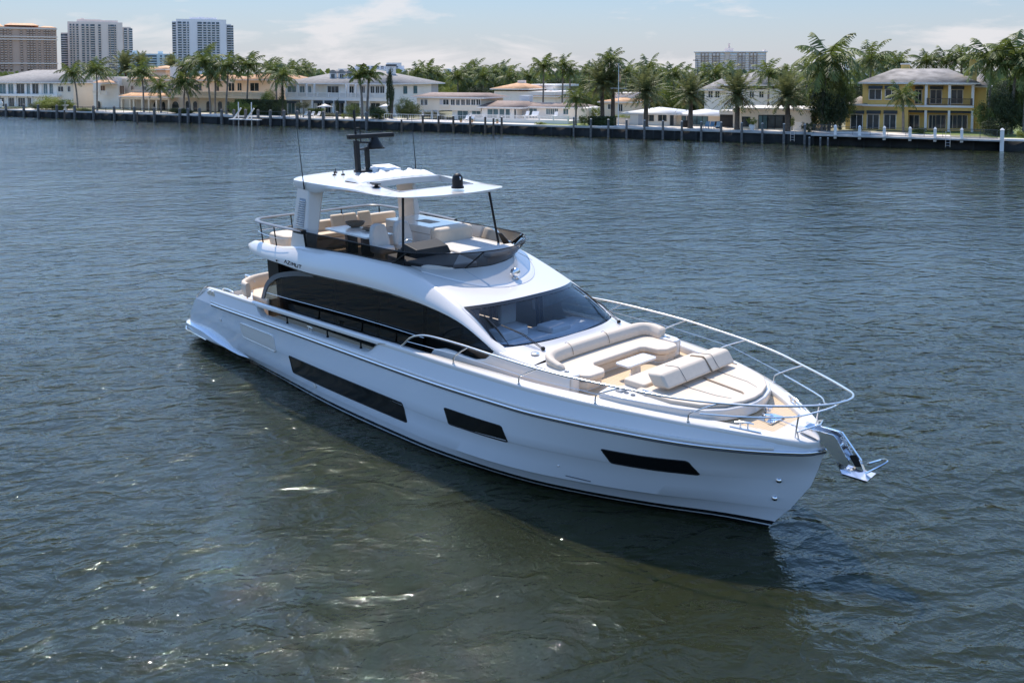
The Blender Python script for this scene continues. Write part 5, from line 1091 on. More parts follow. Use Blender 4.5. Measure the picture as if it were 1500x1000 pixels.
for a, c in ((1244, 1260.5), (1268, 1284.5), (1292.5, 1309)): h.win(a, 168, c, 189, door=True); h.blk('awning', 'awning', a-1.5, c+2, 162.2, 166.8, -.6, 0)
for a, c in ((1329, 1343), (1358, 1367), (1368, 1382), (1386.5, 1398), (1399, 1413)): h.win(a, 169, c, 188, d=2.2, fr='wall_beige', door=True)
h.blk('porch_valance', 'awning', 1326, 1421, 162, 165.5, .36, .4); h.rail(1355, 1419, 144.5, 154, .05, 'piling_brown', style='thin')
h.blk('chimney', 'wall_ochre', 1315, 1327, 95, 105, 7, 8.5); h.blk('chimney_cap', 'wall_white', 1314, 1328, 92.8, 95, 6.9, 8.6); h.blk('chimney', 'wall_ochre', 1414, 1425.5, 89, 121, 2.2, 3.6); h.blk('chimney_cap', 'wall_ochre', 1415.5, 1424, 87, 89, 2.3, 3.5)

# ---- distant towers: frame square to the line of sight
def far(name, label, px0, px1, D, rot=0., cat='tower block'):
    pc = (px0+px1)/2; v = ray(pc, 108.5); v = v/np.hypot(v[0], v[1]); p = CAM+v*D; t = empty(name, (p[0], p[1], ZG), math.atan2(v[1], v[0])-math.pi/2+rot)
    tag(t, label, cat, 'distant buildings on the skyline'); k = D/FPX/math.cos(math.atan((pc-750)/FPX))*math.cos(math.atan((pc-750)/FPX))**0
    cc = math.cos(math.atan((pc-750)/FPX)); k = D/FPX*cc
    return t, (lambda px: (px-pc)*D/FPX*cc), (lambda py: CAM[2]-ZG+(108.5-py)*D/FPX*cc)
def strips(t, f, g, cols, yt, yb, m, y, floors=None, fm=None, x0=None, x1=None, fz=.25):
    for a, c in cols:
        b = MB(); b.box(f(a), f(c), y-.25, y+.2, g(yb), g(yt)); o = b.build('window_strip', m, t)
        if floors:
            b = MB(); n = floors; z0, z1 = g(yb), g(yt); xa, xb = f(a)-.1, f(c)+.1; pr = [(y-.2, z1), (y-.2, z0)]
            for i in range(1, n): z = z0+(z1-z0)*i/n; pr += [(y-.22, z-fz), (y-.7, z-fz), (y-.7, z+fz), (y-.22, z+fz)]
            k = len(pr); b.add([(xa, p, q) for p, q in pr]+[(xb, p, q) for p, q in pr], [tuple(range(k)), tuple(range(k, 2*k))[::-1]]+[(i, (i+1) % k, k+(i+1) % k, k+i) for i in range(k)])
            b.build('balcony_slabs', fm, o, smooth=-1)
t, f, g = far('brown_tower', 'wide brown apartment tower with orange roof trim at the far left of the skyline', -30, 78, 620)
b_ = MB(); b_.box(f(-30), f(78), 0, 24, 0, g(40)); b_.build('tower_body', 'tower_brown', t)
b_ = MB()
for a, c, y0, y1 in ((-30, 10, 40, 33.5), (10, 55, 37.5, 33.5), (55, 78, 40, 37)): b_.hexa([(f(a), -.6, g(y0)), (f(c), -.6, g(y0)), (f(c), 24, g(y0)), (f(a), 24, g(y0)), (f(a)+3, 8, g(y1)), (f(c)-3, 8, g(y1)), (f(c)-3, 16, g(y1)), (f(a)+3, 16, g(y1))])
b_.build('roof', 'roof_orange', t)
strips(t, f, g, [(-20, -16), (-10, -5), (1, 3), (5, 8), (10, 13), (16.5, 19), (30.5, 33), (39, 42), (43.5, 46), (47.5, 50), (54, 56.5), (61, 63), (64.5, 67), (68, 70), (73.5, 76)], 41, 104, 'tower_pane_brown', 0, 18, 'tower_brown', fz=.5)
b_ = MB()
for y in (42, 54, 58, 93): b_.box(f(-30), f(78)+.5, -.9, .1, g(y)-.35, g(y)+.35)
b_.build('cornice', 'tower_pale', t)
t, f, g = far('pale_tower', 'tall pale beige apartment tower with stepped top, second from the left on the skyline', 95, 192, 640)
b_ = MB(); b_.box(f(105), f(178), 0, 26, 0, g(33)); b_.box(f(117), f(172), 2, 24, g(33), g(30)); b_.box(f(118), f(150), 3, 20, g(30), g(29)); b_.box(f(122), f(127), 5, 12, g(29), g(27.5)); b_.box(f(96), f(105), 3, 22, 0, g(49)); b_.box(f(178), f(189.5), 4, 24, 0, g(39)); b_.build('tower_body', 'tower_pale', t)
strips(t, f, g, [(108, 110), (112, 114), (116.5, 119), (123.5, 127), (129.5, 132.5), (135, 140.5), (145.5, 148.5), (159, 160.5), (161.5, 166.5), (167.5, 169)], 36.5, 104, 'tower_pane', 0, 20, 'tower_pale')
strips(t, f, g, [(96, 104.5)], 51, 104, 'tower_pane', 3, 16, 'tower_white'); strips(t, f, g, [(180, 184), (187, 191.5)], 41, 104, 'tower_pane', 4, 19, 'tower_white')
t, f, g = far('glass_tower', 'white and teal glazed tower, third from the left on the skyline', 254, 341, 660)
b_ = MB(); b_.box(f(262), f(331), 0, 26, 0, g(29)); b_.box(f(256), f(262), 3, 22, 0, g(32)); b_.box(f(331), f(338), 3, 22, 0, g(35)); b_.box(f(280), f(318), 3, 20, g(29), g(26)); b_.box(f(292), f(300), 5, 15, g(26), g(25)); b_.build('tower_body', 'tower_white', t)
strips(t, f, g, [(264, 269), (271, 275), (277, 279), (291, 297), (299, 303), (305, 309), (311, 315), (317, 321)], 33, 104, 'tower_pane', 0, 20, 'tower_white'); strips(t, f, g, [(256.5, 261)], 34, 104, 'tower_pane', 3, 20, 'tower_white'); strips(t, f, g, [(332, 337.5), (338, 341)], 37, 104, 'tower_pane', 3, 19, 'tower_white')
t, f, g = far('teal_block', 'low pale teal apartment block between the beige tower and the glass tower', 177, 256, 560, cat='apartment block')
b_ = MB(); b_.box(f(177), f(256), 0, 18, 0, g(79)); b_.box(f(196), f(203), 4, 10, g(79), g(74.5)); b_.box(f(231), f(238), 4, 10, g(79), g(75)); b_.build('block_body', 'tower_teal', t)
strips(t, f, g, [(180, 183), (187, 199), (208, 211), (213, 229), (234, 236), (240, 254)], 81, 103, 'tower_pane', 0, 6, 'tower_teal')
t, f, g = far('balcony_block', 'wide beige and teal slab block with a rooftop tower behind the date palms', 1018, 1121, 420, cat='apartment block')
b_ = MB(); b_.box(f(1019), f(1120), 0, 14, 0, g(77)); b_.box(f(1061), f(1074), 3, 10, g(77), g(70.5)); b_.box(f(1066), f(1069), 5, 7, g(70.5), g(63)); b_.box(f(1116), f(1120), 3, 8, g(77), g(73)); b_.build('block_body', 'tower_pale', t)
b_ = MB(); b_.box(f(1017), f(1122), -1, 15, g(77), g(75.8)); b_.build('roof_slab', 'tower_white', t)
strips(t, f, g, [(1020, 1027), (1039, 1043), (1055, 1061), (1069, 1079), (1091, 1095.5), (1108, 1119)], 78, 108, 'tower_teal', 0, 9, 'tower_pale', fz=.45); strips(t, f, g, [(1029, 1032), (1034, 1037), (1045, 1048), (1050, 1053), (1082, 1085), (1087, 1090), (1098, 1101), (1103, 1106)], 78, 108, 'tower_pane', 0, 9, 'tower_pale', fz=.9)
t, f, g = far('distant_hotel', 'far white stepped building rising over the balcony house roof', 496, 600, 900, cat='apartment block')
b_ = MB(); b_.box(f(496), f(596), 0, 30, 0, g(101)); b_.box(f(520), f(592), 3, 25, g(101), g(96.5)); b_.box(f(566), f(588), 3, 20, g(96.5), g(92)); b_.build('block_body', 'tower_white', t); strips(t, f, g, [(530+7*k, 534+7*k) for k in range(8)], 97.5, 103, 'tower_pane', 3, 3, 'tower_white')
t, f, g = far('distant_tower', 'small pale blue tower beyond the palms right of the balcony house', 650, 661, 900); b_ = MB(); b_.box(f(650), f(661), 0, 15, 0, g(101.5)); b_.box(f(653), f(659), 4, 10, g(101.5), g(100.8)); b_.build('tower_body', 'tower_teal', t); strips(t, f, g, [(652, 654), (656, 658)], 102.5, 112, 'tower_pane', 0)
t, f, g = far('distant_tower', 'small pale blocks on the horizon left of the tall lone palm', 760, 787, 1100); b_ = MB(); b_.box(f(760), f(768), 0, 15, 0, g(109)); b_.box(f(778), f(786), 0, 15, 0, g(111)); b_.build('tower_body', 'tower_white', t); strips(t, f, g, [(762, 764)], 110, 116, 'tower_pane', 0)
t, f, g = far('distant_hotel', 'white flat block peeping over the trees left of the yellow house', 1240, 1300, 500, cat='apartment block'); b_ = MB(); b_.box(f(1240), f(1301), 0, 15, 0, g(87)); b_.box(f(1292), f(1299), 4, 10, g(87), g(84)); b_.build('block_body', 'tower_white', t); strips(t, f, g, [(1243+6*k, 1247+6*k) for k in range(9)], 88, 100, 'tower_pane', 0, 4, 'tower_white')

# ================================================================== vegetation
def quadmesh(name, V, m):
    n = len(V)//4; me = bpy.data.meshes.new(name); me.from_pydata([tuple(v) for v in V], [], [(4*i, 4*i+1, 4*i+2, 4*i+3) for i in range(n)]); me.materials.append(MT[m]); me.update(); return me
def leafcloud(rs, n_cl, n_lf, size, lumps=None, squash=.75, name='crown', m='leaf_green', fill=.55):
    """leaves scattered through many small clumps that fill an ellipsoid of unit radius"""
    V = []
    for _ in range(n_cl):
        while True:
            p = rs.uniform(-1, 1, 3)
            if np.linalg.norm(p) < 1: break
        p = p/np.linalg.norm(p)*(fill+(1-fill)*rs.random())*rs.uniform(.75, 1.02); cr = rs.uniform(.12, .30)
        k = max(4, int(n_lf*cr/.2)); q = p+rs.normal(0, 1, (k, 3))*cr*.5
        a = rs.normal(0, 1, (k, 3)); a /= np.linalg.norm(a, axis=1)[:, None]; b = rs.normal(0, 1, (k, 3)); b -= a*(a*b).sum(1)[:, None]; b /= np.linalg.norm(b, axis=1)[:, None]
        s = size*rs.uniform(.6, 1.3, (k, 1)); V.append(np.stack([q-a*s-b*s*.4, q+a*s-b*s*.4, q+a*s+b*s*.4, q-a*s+b*s*.4], 1).reshape(-1, 3))
    V = np.concatenate(V); V[:, 2] *= squash; return quadmesh(name, V, m)
RS = np.random.RandomState(11)
CLOUD = {(m, i): leafcloud(RS, 60, 34, .055, m=m) for m in ('leaf_green', 'leaf_dark', 'leaf_bright') for i in range(3)}
FINE = {(m, i): leafcloud(RS, 130, 60, .030, m=m) for m in ('leaf_green', 'leaf_dark', 'leaf_bright') for i in range(3)}
def frond(rs, L, az, el, droop, nl, lw, ll, hang, wind=(0, 0)):
    V = []; d = np.array([math.cos(az)*math.cos(el), math.sin(az)*math.cos(el), math.sin(el)]); p = np.zeros(3); ds = L/nl; pts = [p]; dirs = [d]
    for i in range(nl):
        u = (i+1)/nl; d = d+np.array([wind[0], wind[1], -droop])*ds*(.3+u); d = d/np.linalg.norm(d); p = p+d*ds; pts.append(p); dirs.append(d)
    for i in range(nl):
        u = (i+.5)/nl; a = pts[i]; b = pts[i+1]; dd = dirs[i]; side = np.cross(dd, [0, 0, 1]); side /= (np.linalg.norm(side)+1e-6); up = np.cross(side, dd)
        w_ = .035*(1-u)+.012; V += [a-side*w_, b-side*w_, b+side*w_, a+side*w_]
        ln = ll*(.35+1.1*math.sin(math.pi*min(1, u*.95+.08))**.7)*.75
        for sg in (-1, 1):
            t = side*sg*.75+dd*.55-np.array([0, 0, hang])*rs.uniform(.6, 1.3)+up*rs.uniform(-.15, .25); t /= np.linalg.norm(t); q = a+(b-a)*rs.random()
            e = dd*lw; V += [q-e*.5, q+e*.5, q+t*ln+e*.2, q+t*ln-e*.1]
    return V
def palmcrown(seed, kind):
    rs = np.random.RandomState(seed); V = []
    if kind == 'coconut':
        for k in range(22):
            az = k*2.39996+rs.uniform(-.2, .2); el = 1.25-1.75*(k/21)**.8+rs.uniform(-.1, .1)
            V += frond(rs, rs.uniform(2.9, 3.6), az, el, .42+.15*rs.random(), 22, .17, .85, .75, wind=(.12, .04))
    elif kind == 'date':
        for k in range(64):
            az = k*2.39996+rs.uniform(-.15, .15); el = 1.4-2.1*(k/63)+rs.uniform(-.1, .1)
            V += frond(rs, rs.uniform(2.7, 3.3), az, el, .16+.12*rs.random(), 20, .13, .5, .25)
    elif kind == 'royal':
        for k in range(15):
            az = k*2.39996+rs.uniform(-.2, .2); el = 1.2-1.3*(k/14)+rs.uniform(-.1, .1)
            V += frond(rs, rs.uniform(2.6, 3.2), az, el, .55, 22, .20, .8, .9)
    return np.array(V)
PC = {}
for i in range(4): PC['coconut', i] = quadmesh('crown', palmcrown(20+i, 'coconut'), 'palm_green')
for i in range(3): PC['date', i] = quadmesh('crown', palmcrown(40+i, 'date'), 'palm_olive')
for i in range(2): PC['royal', i] = quadmesh('crown', palmcrown(60+i, 'royal'), 'palm_green')
def deadskirt(seed):
    rs = np.random.RandomState(seed); V = []
    for k in range(14): V += frond(rs, rs.uniform(1.6, 2.3), k*2.4+rs.uniform(-.3, .3), -.35-.5*rs.random(), .3, 12, .12, .4, .5)
    return quadmesh('dead_fronds', np.array(V), 'palm_dead')
DS = [deadskirt(80+i) for i in range(2)]
PK = [0]
def child(name, me, par, loc, sc, rz, rx=0):
    o = bpy.data.objects.new(name, me); COL.objects.link(o); o.parent = par; o.location = loc; o.scale = sc if isinstance(sc, tuple) else (sc,)*3; o.rotation_euler = (rx, 0, rz); return o
def palm(kind, cx, cy, bx, n, R, label, group=None, tr=None, zb=None):
    """crown centred on photo point (cx, cy), foot on column bx, n metres behind the seawall, crown radius R metres"""
    PK[0] += 1; i = PK[0]; zb = ZG-.05 if zb is None else zb
    s0 = SC(bx, n); t = empty({'coconut': 'coconut_palm', 'date': 'date_palm', 'royal': 'royal_palm'}[kind], W(s0, n, zb), SAZ); tag(t, label, 'palm tree', group)
    sx = SC(cx, n)-s0; h = ZC(cx, cy, n)-zb; r0 = tr or {'coconut': .17, 'date': .36, 'royal': .22}[kind]
    P = [(0, 0, 0), (sx*.12, 0, h*.3), (sx*.45, .1, h*.65), (sx, 0, h)]; P = catmull(P, 4); k = len(P); b = MB()
    rad = [r0*(1.45 if j == 0 else 1.1-.3*j/k) for j in range(k)]
    if kind == 'royal': rad = [r0*(1.1-.25*j/k) for j in range(k)]
    b.tube(P, rad, 8); b.build('trunk', 'date_trunk' if kind == 'date' else 'palm_trunk', t, smooth=60)
    nv = {'coconut': 4, 'date': 3, 'royal': 2}[kind]; sc = R/3.1
    child('crown', PC[kind, i % nv], t, (sx, 0, h), sc*(1.12 if kind == 'date' else 1.05), (0.5*(i % 3)-.5) if kind == 'coconut' else i*1.7)
    if kind == 'date': child('dead_fronds', DS[i % 2], t, (sx, 0, h-.1), sc, i*1.1)
    if kind == 'royal': b = MB(); b.tube([(sx, 0, h-1.4*sc), (sx, 0, h)], [r0*.95, r0*.7], 8); b.build('crownshaft', 'palm_green', t, smooth=60)
def bush(name, cx, yt, yb, w, n, m, label, cat='shrub', depth=None, trunk=False, group=None, lumps=1):
    """shrub or tree filling photo rows yt..yb, w photo pixels wide"""
    s0 = SC(cx, n); zt = ZC(cx, yt, n); zb = max(ZG-.2, ZC(cx, yb, n)) if trunk else ZG-.1; wid = w*np.hypot(*(np.array(W(s0, n)[:2])-CAM[:2]))/FPX*math.cos(math.atan((cx-750)/FPX)); t = empty(name, W(s0, n, ZG), SAZ); tag(t, label, cat, group)
    hz = (zt-zb)/2; zc = (zt+zb)/2-ZG; PK[0] += 1
    for k in range(lumps):
        f = (k+.5)/lumps*2-1 if lumps > 1 else 0; sz = 1.0 if lumps == 1 else 1.5/lumps; v = .85+.15*math.cos(k*2.1)
        child('crown' if trunk else 'foliage', (FINE if wid*sz > 3.2 else CLOUD)[m, (PK[0]+k) % 3], t, (f*wid/2*(1-sz*.6), (depth or wid*.4)*.25*math.sin(k*3), zc*(v if lumps > 1 else 1)), (wid/2*sz*1.05, (depth or wid*.8)/2, hz/.75*(v if lumps > 1 else 1)), k*1.3+PK[0])
    b = MB(); b.tube([(0, 0, -.1), (.05*hz, 0, zc*.6), (0, 0, zc)], [.05*hz+.05, .04*hz+.03, .02], 6); b.build('trunk' if trunk else 'stem', 'bark', t)
def hedge(px0, px1, yt, n, d, label, m='leaf_dark', wall=True):
    a, c = SC(px0, n), SC(px1, n); zt = ZC((px0+px1)/2, yt, n)-ZG; t = empty('hedge', W(a, n, ZG), SAZ); tag(t, label, 'hedge'); L = c-a
    rs = np.random.RandomState(int(px0)); k = int(L*zt*90)+int(L*d*60); q = np.stack([rs.uniform(0, L, k), rs.uniform(0, d, k), rs.uniform(0, zt, k)], -1); f = rs.random(k)
    q[f < .55, 1] = rs.uniform(-.05, .12, (f < .55).sum()); q[f > .75, 2] = zt+rs.uniform(-.12, .06, (f > .75).sum())
    u = rs.normal(0, 1, (k, 3)); u /= np.linalg.norm(u, axis=1)[:, None]; v = rs.normal(0, 1, (k, 3)); v -= u*(u*v).sum(1)[:, None]; v /= np.linalg.norm(v, axis=1)[:, None]; s = .11
    V = np.stack([q-u*s-v*s*.5, q+u*s-v*s*.5, q+u*s+v*s*.5, q-u*s+v*s*.5], 1).reshape(-1, 3); o = bpy.data.objects.new('foliage', quadmesh('foliage', V, m)); COL.objects.link(o); o.parent = t
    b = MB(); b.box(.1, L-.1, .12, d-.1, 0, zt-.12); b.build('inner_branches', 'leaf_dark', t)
# coconut and other palms along the left shore
G1 = 'coconut palms along the shore'
for cx, cy, bx, n, R, lb in (
 (111, 107, 118, 6, 3.6, 'leaning coconut palm right of the far left house, the left of a pair'), (146, 102, 146, 6, 3.9, 'coconut palm right of the far left house, the right of a pair'),
 (211, 106, 214, 6, 3.7, 'slender coconut palm before the white wing of the orange roofed villa'), (237, 127, 239, 6, 2.9, 'short dark coconut palm before the porch of the orange roofed villa'),
 (272, 122, 282, 5.5, 4.0, 'thick coconut palm at the middle of the orange roofed villa'), (277, 98, 272, 8, 3.4, 'tall coconut palm behind the thick one at the villa centre'),
 (303, 92, 311, 6, 4.6, 'tallest dark coconut palm before the villa, under the glass tower'), (318, 108, 318, 8, 3.4, 'lower coconut crown touching the tallest villa palm'),
 (338, 97, 334, 6, 3.8, 'coconut palm left of the last villa window'), (367, 96, 364, 9, 3.9, 'coconut palm over the right end of the orange villa roof'),
 (417, 111, 415, 5, 3.3, 'coconut palm with ivy covered trunk at the left corner of the white balcony house'), (404, 104, 408, 10, 3.2, 'dark coconut palm right behind the ivy covered one')):
    palm('coconut', cx, cy, bx, n, R, lb, G1)
palm('royal', 528, 112, 532, 4, 3.0, 'left of the two royal palms before the white balcony house', 'two royal palms'); palm('royal', 542, 110, 539, 5, 3.2, 'right of the two royal palms before the white balcony house', 'two royal palms')
for cx, cy, bx, n, R, lb in ((188, 98, 188, 30, 4.2, 'feathery grey green palm behind the left wing of the villa'), (211, 96, 211, 34, 3.6, 'feathery palm behind the villa tower, left side'), (255, 98, 255, 30, 3.2, 'feathery palm behind the villa chimney')): palm('date', cx, cy, bx, n, R, lb, 'feathery palms behind the villa', tr=.25)
for cx, cy, bx, n, R, lb in (
 (796, 97, 795, 18, 3.1, 'tall lone coconut palm standing clear over the beige house roof'), (824, 96, 823, 26, 2.6, 'pale thin coconut palm just right of the tall lone one'), (834, 106, 834, 26, 2.2, 'small dark coconut palm beside the pale thin one'),
 (843, 143, 843, 3, 2.6, 'short palm on the lawn at the right end of the beige house'), (893, 88, 897, 7, 2.7, 'highest coconut palm above the paired trunks by the flagpole'),
 (948, 100, 950, 24, 3.0, 'coconut palm behind the date palm right of the flagpole'), (1123, 108, 1123, 24, 3.0, 'coconut palm behind and between the two right date palms'), (1151, 110, 1151, 26, 2.9, 'coconut palm behind the rightmost date palm'),
 (1210, 88, 1201, 6, 5.2, 'very tall windswept coconut palm left of the yellow house'), (1198, 112, 1206, 7, 2.8, 'lower coconut crown hanging on the left of the very tall one'), (1272, 88, 1269, 24, 3.8, 'coconut palm rising behind the left end of the yellow house roof'),
 (1447, 86, 1444, 11, 4.3, 'tall coconut palm at the right end of the yellow house'), (1484, 84, 1478, 10, 4.9, 'tall thick coconut palm near the right edge of the shore'), (1500, 100, 1496, 8, 3.3, 'coconut palm cut by the right edge of the view'),
 (1318, 140, 1320.5, 7.5, 2.5, 'small pale trunked palm in front of the yellow house')): palm('coconut', cx, cy, bx, n, R, lb, G1)
for k, (cx, cy) in enumerate(((1311, 92), (1352, 90), (1381, 88), (1403, 86))): palm('coconut', cx, cy, cx, 34, 2.8, f'coconut palm behind the yellow house roof, {ORD[k]} from the left of four', 'four palms behind the yellow house')
for cx, cy, bx, n, R, lb in ((879, 121, 882, 6, 3.5, 'bushy date palm left of the flagpole, above the clipped hedge'), (896, 120, 897, 7, 2.9, 'bushy palm leaning beside the flagpole'), (945, 133, 945, 4, 3.6, 'date palm before the low white house, first of the row of four'), (1010, 137, 1010, 3.5, 3.2, 'date palm between the two low houses, second of the row of four'),
 (1078, 138, 1078, 3.2, 3.6, 'date palm by the dark carport, third of the row of four'), (1150, 140, 1152, 3.0, 3.5, 'date palm before the glass front, last of the row of four')): palm('date', cx, cy, bx, n, R, lb, 'date palms along the seawall')
bgp = [(398, 99), (432, 103), (445, 101), (452, 104), (612, 106), (627, 104), (640, 110), (671, 112), (684, 106), (697, 103), (708, 112), (722, 108), (737, 103), (746, 113), (775, 112), (862, 104), (915, 106), (930, 110), (968, 112), (985, 108), (1000, 113), (1030, 112), (1045, 108), (1062, 106), (1178, 100), (1255, 104), (1290, 96), (1130, 118), (1420, 98)]
for k, (cx, cy) in enumerate(bgp):
    side = 'left of' if cx < 520 else 'right of' ; nm = 'the balcony house roof' if cx < 600 else 'the balcony house' if cx < 650 else 'the raised beige house' if cx < 760 else 'the tall lone palm' if cx < 870 else 'the flagpole' if cx < 935 else 'the slab block' if cx > 1100 else 'the low white house'
    palm('coconut', cx, cy, cx, 42+(k*7) % 22, 3.0+.5*((k*3) % 4)/3, f'far palm near {nm}, number {k+1} from the left in the tree line', 'far palms in the tree line')
# cypresses
for cx, yt, yb, w, n, lb in ((574, 96, 155, 9, 7, 'tall narrow dark cypress at the right corner of the white balcony house'), (495.5, 141, 169, 5, 4, 'small narrow cypress in the middle before the white balcony house'), (571.5, 100, 154, 5, 7.6, 'slimmer cypress close behind the tall one')): bush('cypress', cx, yt, yb, w, n, 'leaf_dark', lb, 'tree', depth=1.4)
bush('ivy_shrub', 415, 122, 170, 8, 4.4, 'leaf_dark', 'ivy covering the palm trunk at the left corner of the balcony house', 'shrub', depth=1.2)
BS = [('sea_grape', 85, 140, 160, 66, 3.5, 'leaf_bright', 'broad yellow green sea grape bush before the far left house', 3), ('shrub', 60, 150, 161, 26, 3, 'leaf_green', 'low green shrub at the left of the sea grape', 1), ('shrub', 126, 158, 163, 34, 2.5, 'leaf_bright', 'low yellow green planting right of the sea grape', 2),
 ('shrub', 356, 146, 164, 44, 4, 'leaf_bright', 'yellow green shrub left of the tall dark hedge', 2), ('shrub', 395, 130, 150, 26, 9, 'leaf_bright', 'bright shrub above the tall dark hedge', 1), ('topiary_tree', 446, 148, 160, 30, 4, 'leaf_dark', 'umbrella shaped clipped tree before the white balcony house', 1),
 ('round_shrub', 519, 150, 166, 28, 4, 'leaf_green', 'round clipped tree left of the royal palms', 1), ('shrub', 552, 153, 170, 30, 5, 'leaf_dark', 'dark shrub right of the royal palms', 1), ('shrub', 557, 158, 175, 34, 2.5, 'leaf_green', 'green shrub at the right end of the balcony house terrace', 2),
 ('tree', 598, 142, 174, 40, 5, 'leaf_green', 'dense round tree between the balcony house and the beige house', 2), ('shrub', 632, 163, 177, 50, 17, 'leaf_dark', 'dark shrubs seen under the raised beige house', 2), ('shrub', 504, 165, 172, 8, 2.5, 'leaf_bright', 'little yellow shrub under the balcony house columns', 1),
 ('shrub', 791, 178, 187, 19, 1.3, 'leaf_bright', 'bright green shrub on the seawall before the beige house terrace', 2), ('shrub', 855, 168, 186, 18, 5, 'leaf_green', 'shrub left of the clipped hedge by the flagpole', 1), ('tree', 872, 156, 175, 22, 12, 'leaf_bright', 'bright tree above the clipped hedge by the flagpole', 1),
 ('shrub', 915, 167, 174, 44, 14, 'leaf_bright', 'sunlit hedge behind the low garden wall', 2), ('round_tree', 1100, 171, 184, 18, 3, 'leaf_bright', 'small round bright tree in a white pot before the glass front', 1), ('round_tree', 1156, 171, 186, 18, 3.6, 'leaf_bright', 'small round bright tree at the right side of the glass front', 1),
 ('round_shrub', 1183, 178, 196, 24, 3, 'leaf_dark', 'clipped dark round shrub left of the dock fence', 1), ('tree', 1212, 118, 196, 56, 6.5, 'leaf_dark', 'dense dark tree mass left of the yellow house', 3), ('tree', 1228, 100, 170, 46, 10, 'leaf_green', 'green leafy tree against the left side of the yellow house', 2), ('tree', 1190, 130, 190, 30, 8, 'leaf_green', 'leafy tree right of the last date palm', 1),
 ('shrub', 1345, 186, 194, 22, 6, 'leaf_green', 'small shrub at the foot of the yellow house veranda', 1), ('tree', 1440, 148, 192, 34, 8, 'leaf_green', 'leafy tree at the right corner of the yellow house', 2), ('tree', 1470, 128, 194, 52, 9, 'leaf_dark', 'dense dark tree right of the yellow house', 2), ('tree', 1497, 112, 196, 44, 11, 'leaf_green', 'tall leafy tree at the right edge of the view', 2), ('shrub', 1455, 172, 196, 40, 5, 'leaf_dark', 'dark shrubs before the trees right of the yellow house', 2), ('shrub', 1495, 190, 198, 20, 4, 'leaf_bright', 'low yellow green shrub at the right end of the lawn', 1),
 ('shrub', 20, 157, 162, 60, 4, 'leaf_green', 'low planting under the windows of the far left house', 2), ('shrub', 268, 158, 165, 40, 4, 'leaf_green', 'low planting before the arches of the villa', 2), ('shrub', 480, 165, 171, 70, 9, 'leaf_dark', 'low dark planting along the foot of the balcony house', 3)]
for nm, cx, yt, yb, w, n, m, lb, lu in BS: bush(nm, cx, yt, yb, w, n, m, lb, 'tree' if 'tree' in nm else 'shrub', trunk='tree' in nm, lumps=lu)
hedge(345, 413, 147, 6, 2.0, 'tall clipped dark hedge between the villa and the balcony house'); hedge(860, 898, 171.5, 4.0, 1.6, 'clipped dark green hedge left of the flagpole'); hedge(452, 475, 160, 8, 1, 'low clipped hedge before the left doors of the balcony house', 'leaf_green')
# tree line behind the houses: individual trees of mixed kinds
k = 0; MM = ['leaf_green', 'leaf_dark', 'leaf_green', 'leaf_bright']
for row, (n0, yt0) in enumerate(((36, 117), (52, 112))):
    px = -20
    while px < 1500:
        w = 34+22*((k*37) % 10)/10; yt = yt0+7*((k*53) % 10)/10-3
        if row == 0 and px > 560: yt += 8
        if row == 0 and (960 < px < 1120): yt -= 2
        bush('tree', px, yt, 150, w, n0+((k*29) % 12), MM[(k*7) % 4], f'leafy tree, number {k+1-(0 if row == 0 else K0)} from the left in the {"near" if row == 0 else "far"} tree line', 'tree', group='trees behind the waterfront houses', lumps=2)
        px += w*.62; k += 1
    if row == 0: K0 = k
# far woodland reaching the horizon
rs = np.random.RandomState(5); k = 16000; ang = rs.uniform(-.62, .62, k); dist = rs.uniform(230, 900, k); v = np.stack([np.cos(YAW+ang), np.sin(YAW+ang)], -1); P = CAM[:2]+v*dist[:, None]; keep = (P-O_)@N_ > 75; P = P[keep]; ang = ang[keep]; dist = dist[keep]; k = len(P); hh = ZG+rs.uniform(0, 1, k)**.6*(7.2+1.8*np.sin(ang*70+dist*.02)); q = np.concatenate([P, hh[:, None]], 1)
u = rs.normal(0, 1, (k, 3)); u /= np.linalg.norm(u, axis=1)[:, None]; v = rs.normal(0, 1, (k, 3)); v -= u*(u*v).sum(1)[:, None]; v /= np.linalg.norm(v, axis=1)[:, None]; s = 1.3
o = bpy.data.objects.new('far_woodland', quadmesh('far_woodland', np.stack([q-u*s-v*s*.6, q+u*s-v*s*.6, q+u*s+v*s*.6, q-u*s+v*s*.6], 1).reshape(-1, 3), 'leaf_green')); COL.objects.link(o); tag(o, 'far low green woodland filling the horizon', 'woodland', kind='stuff')

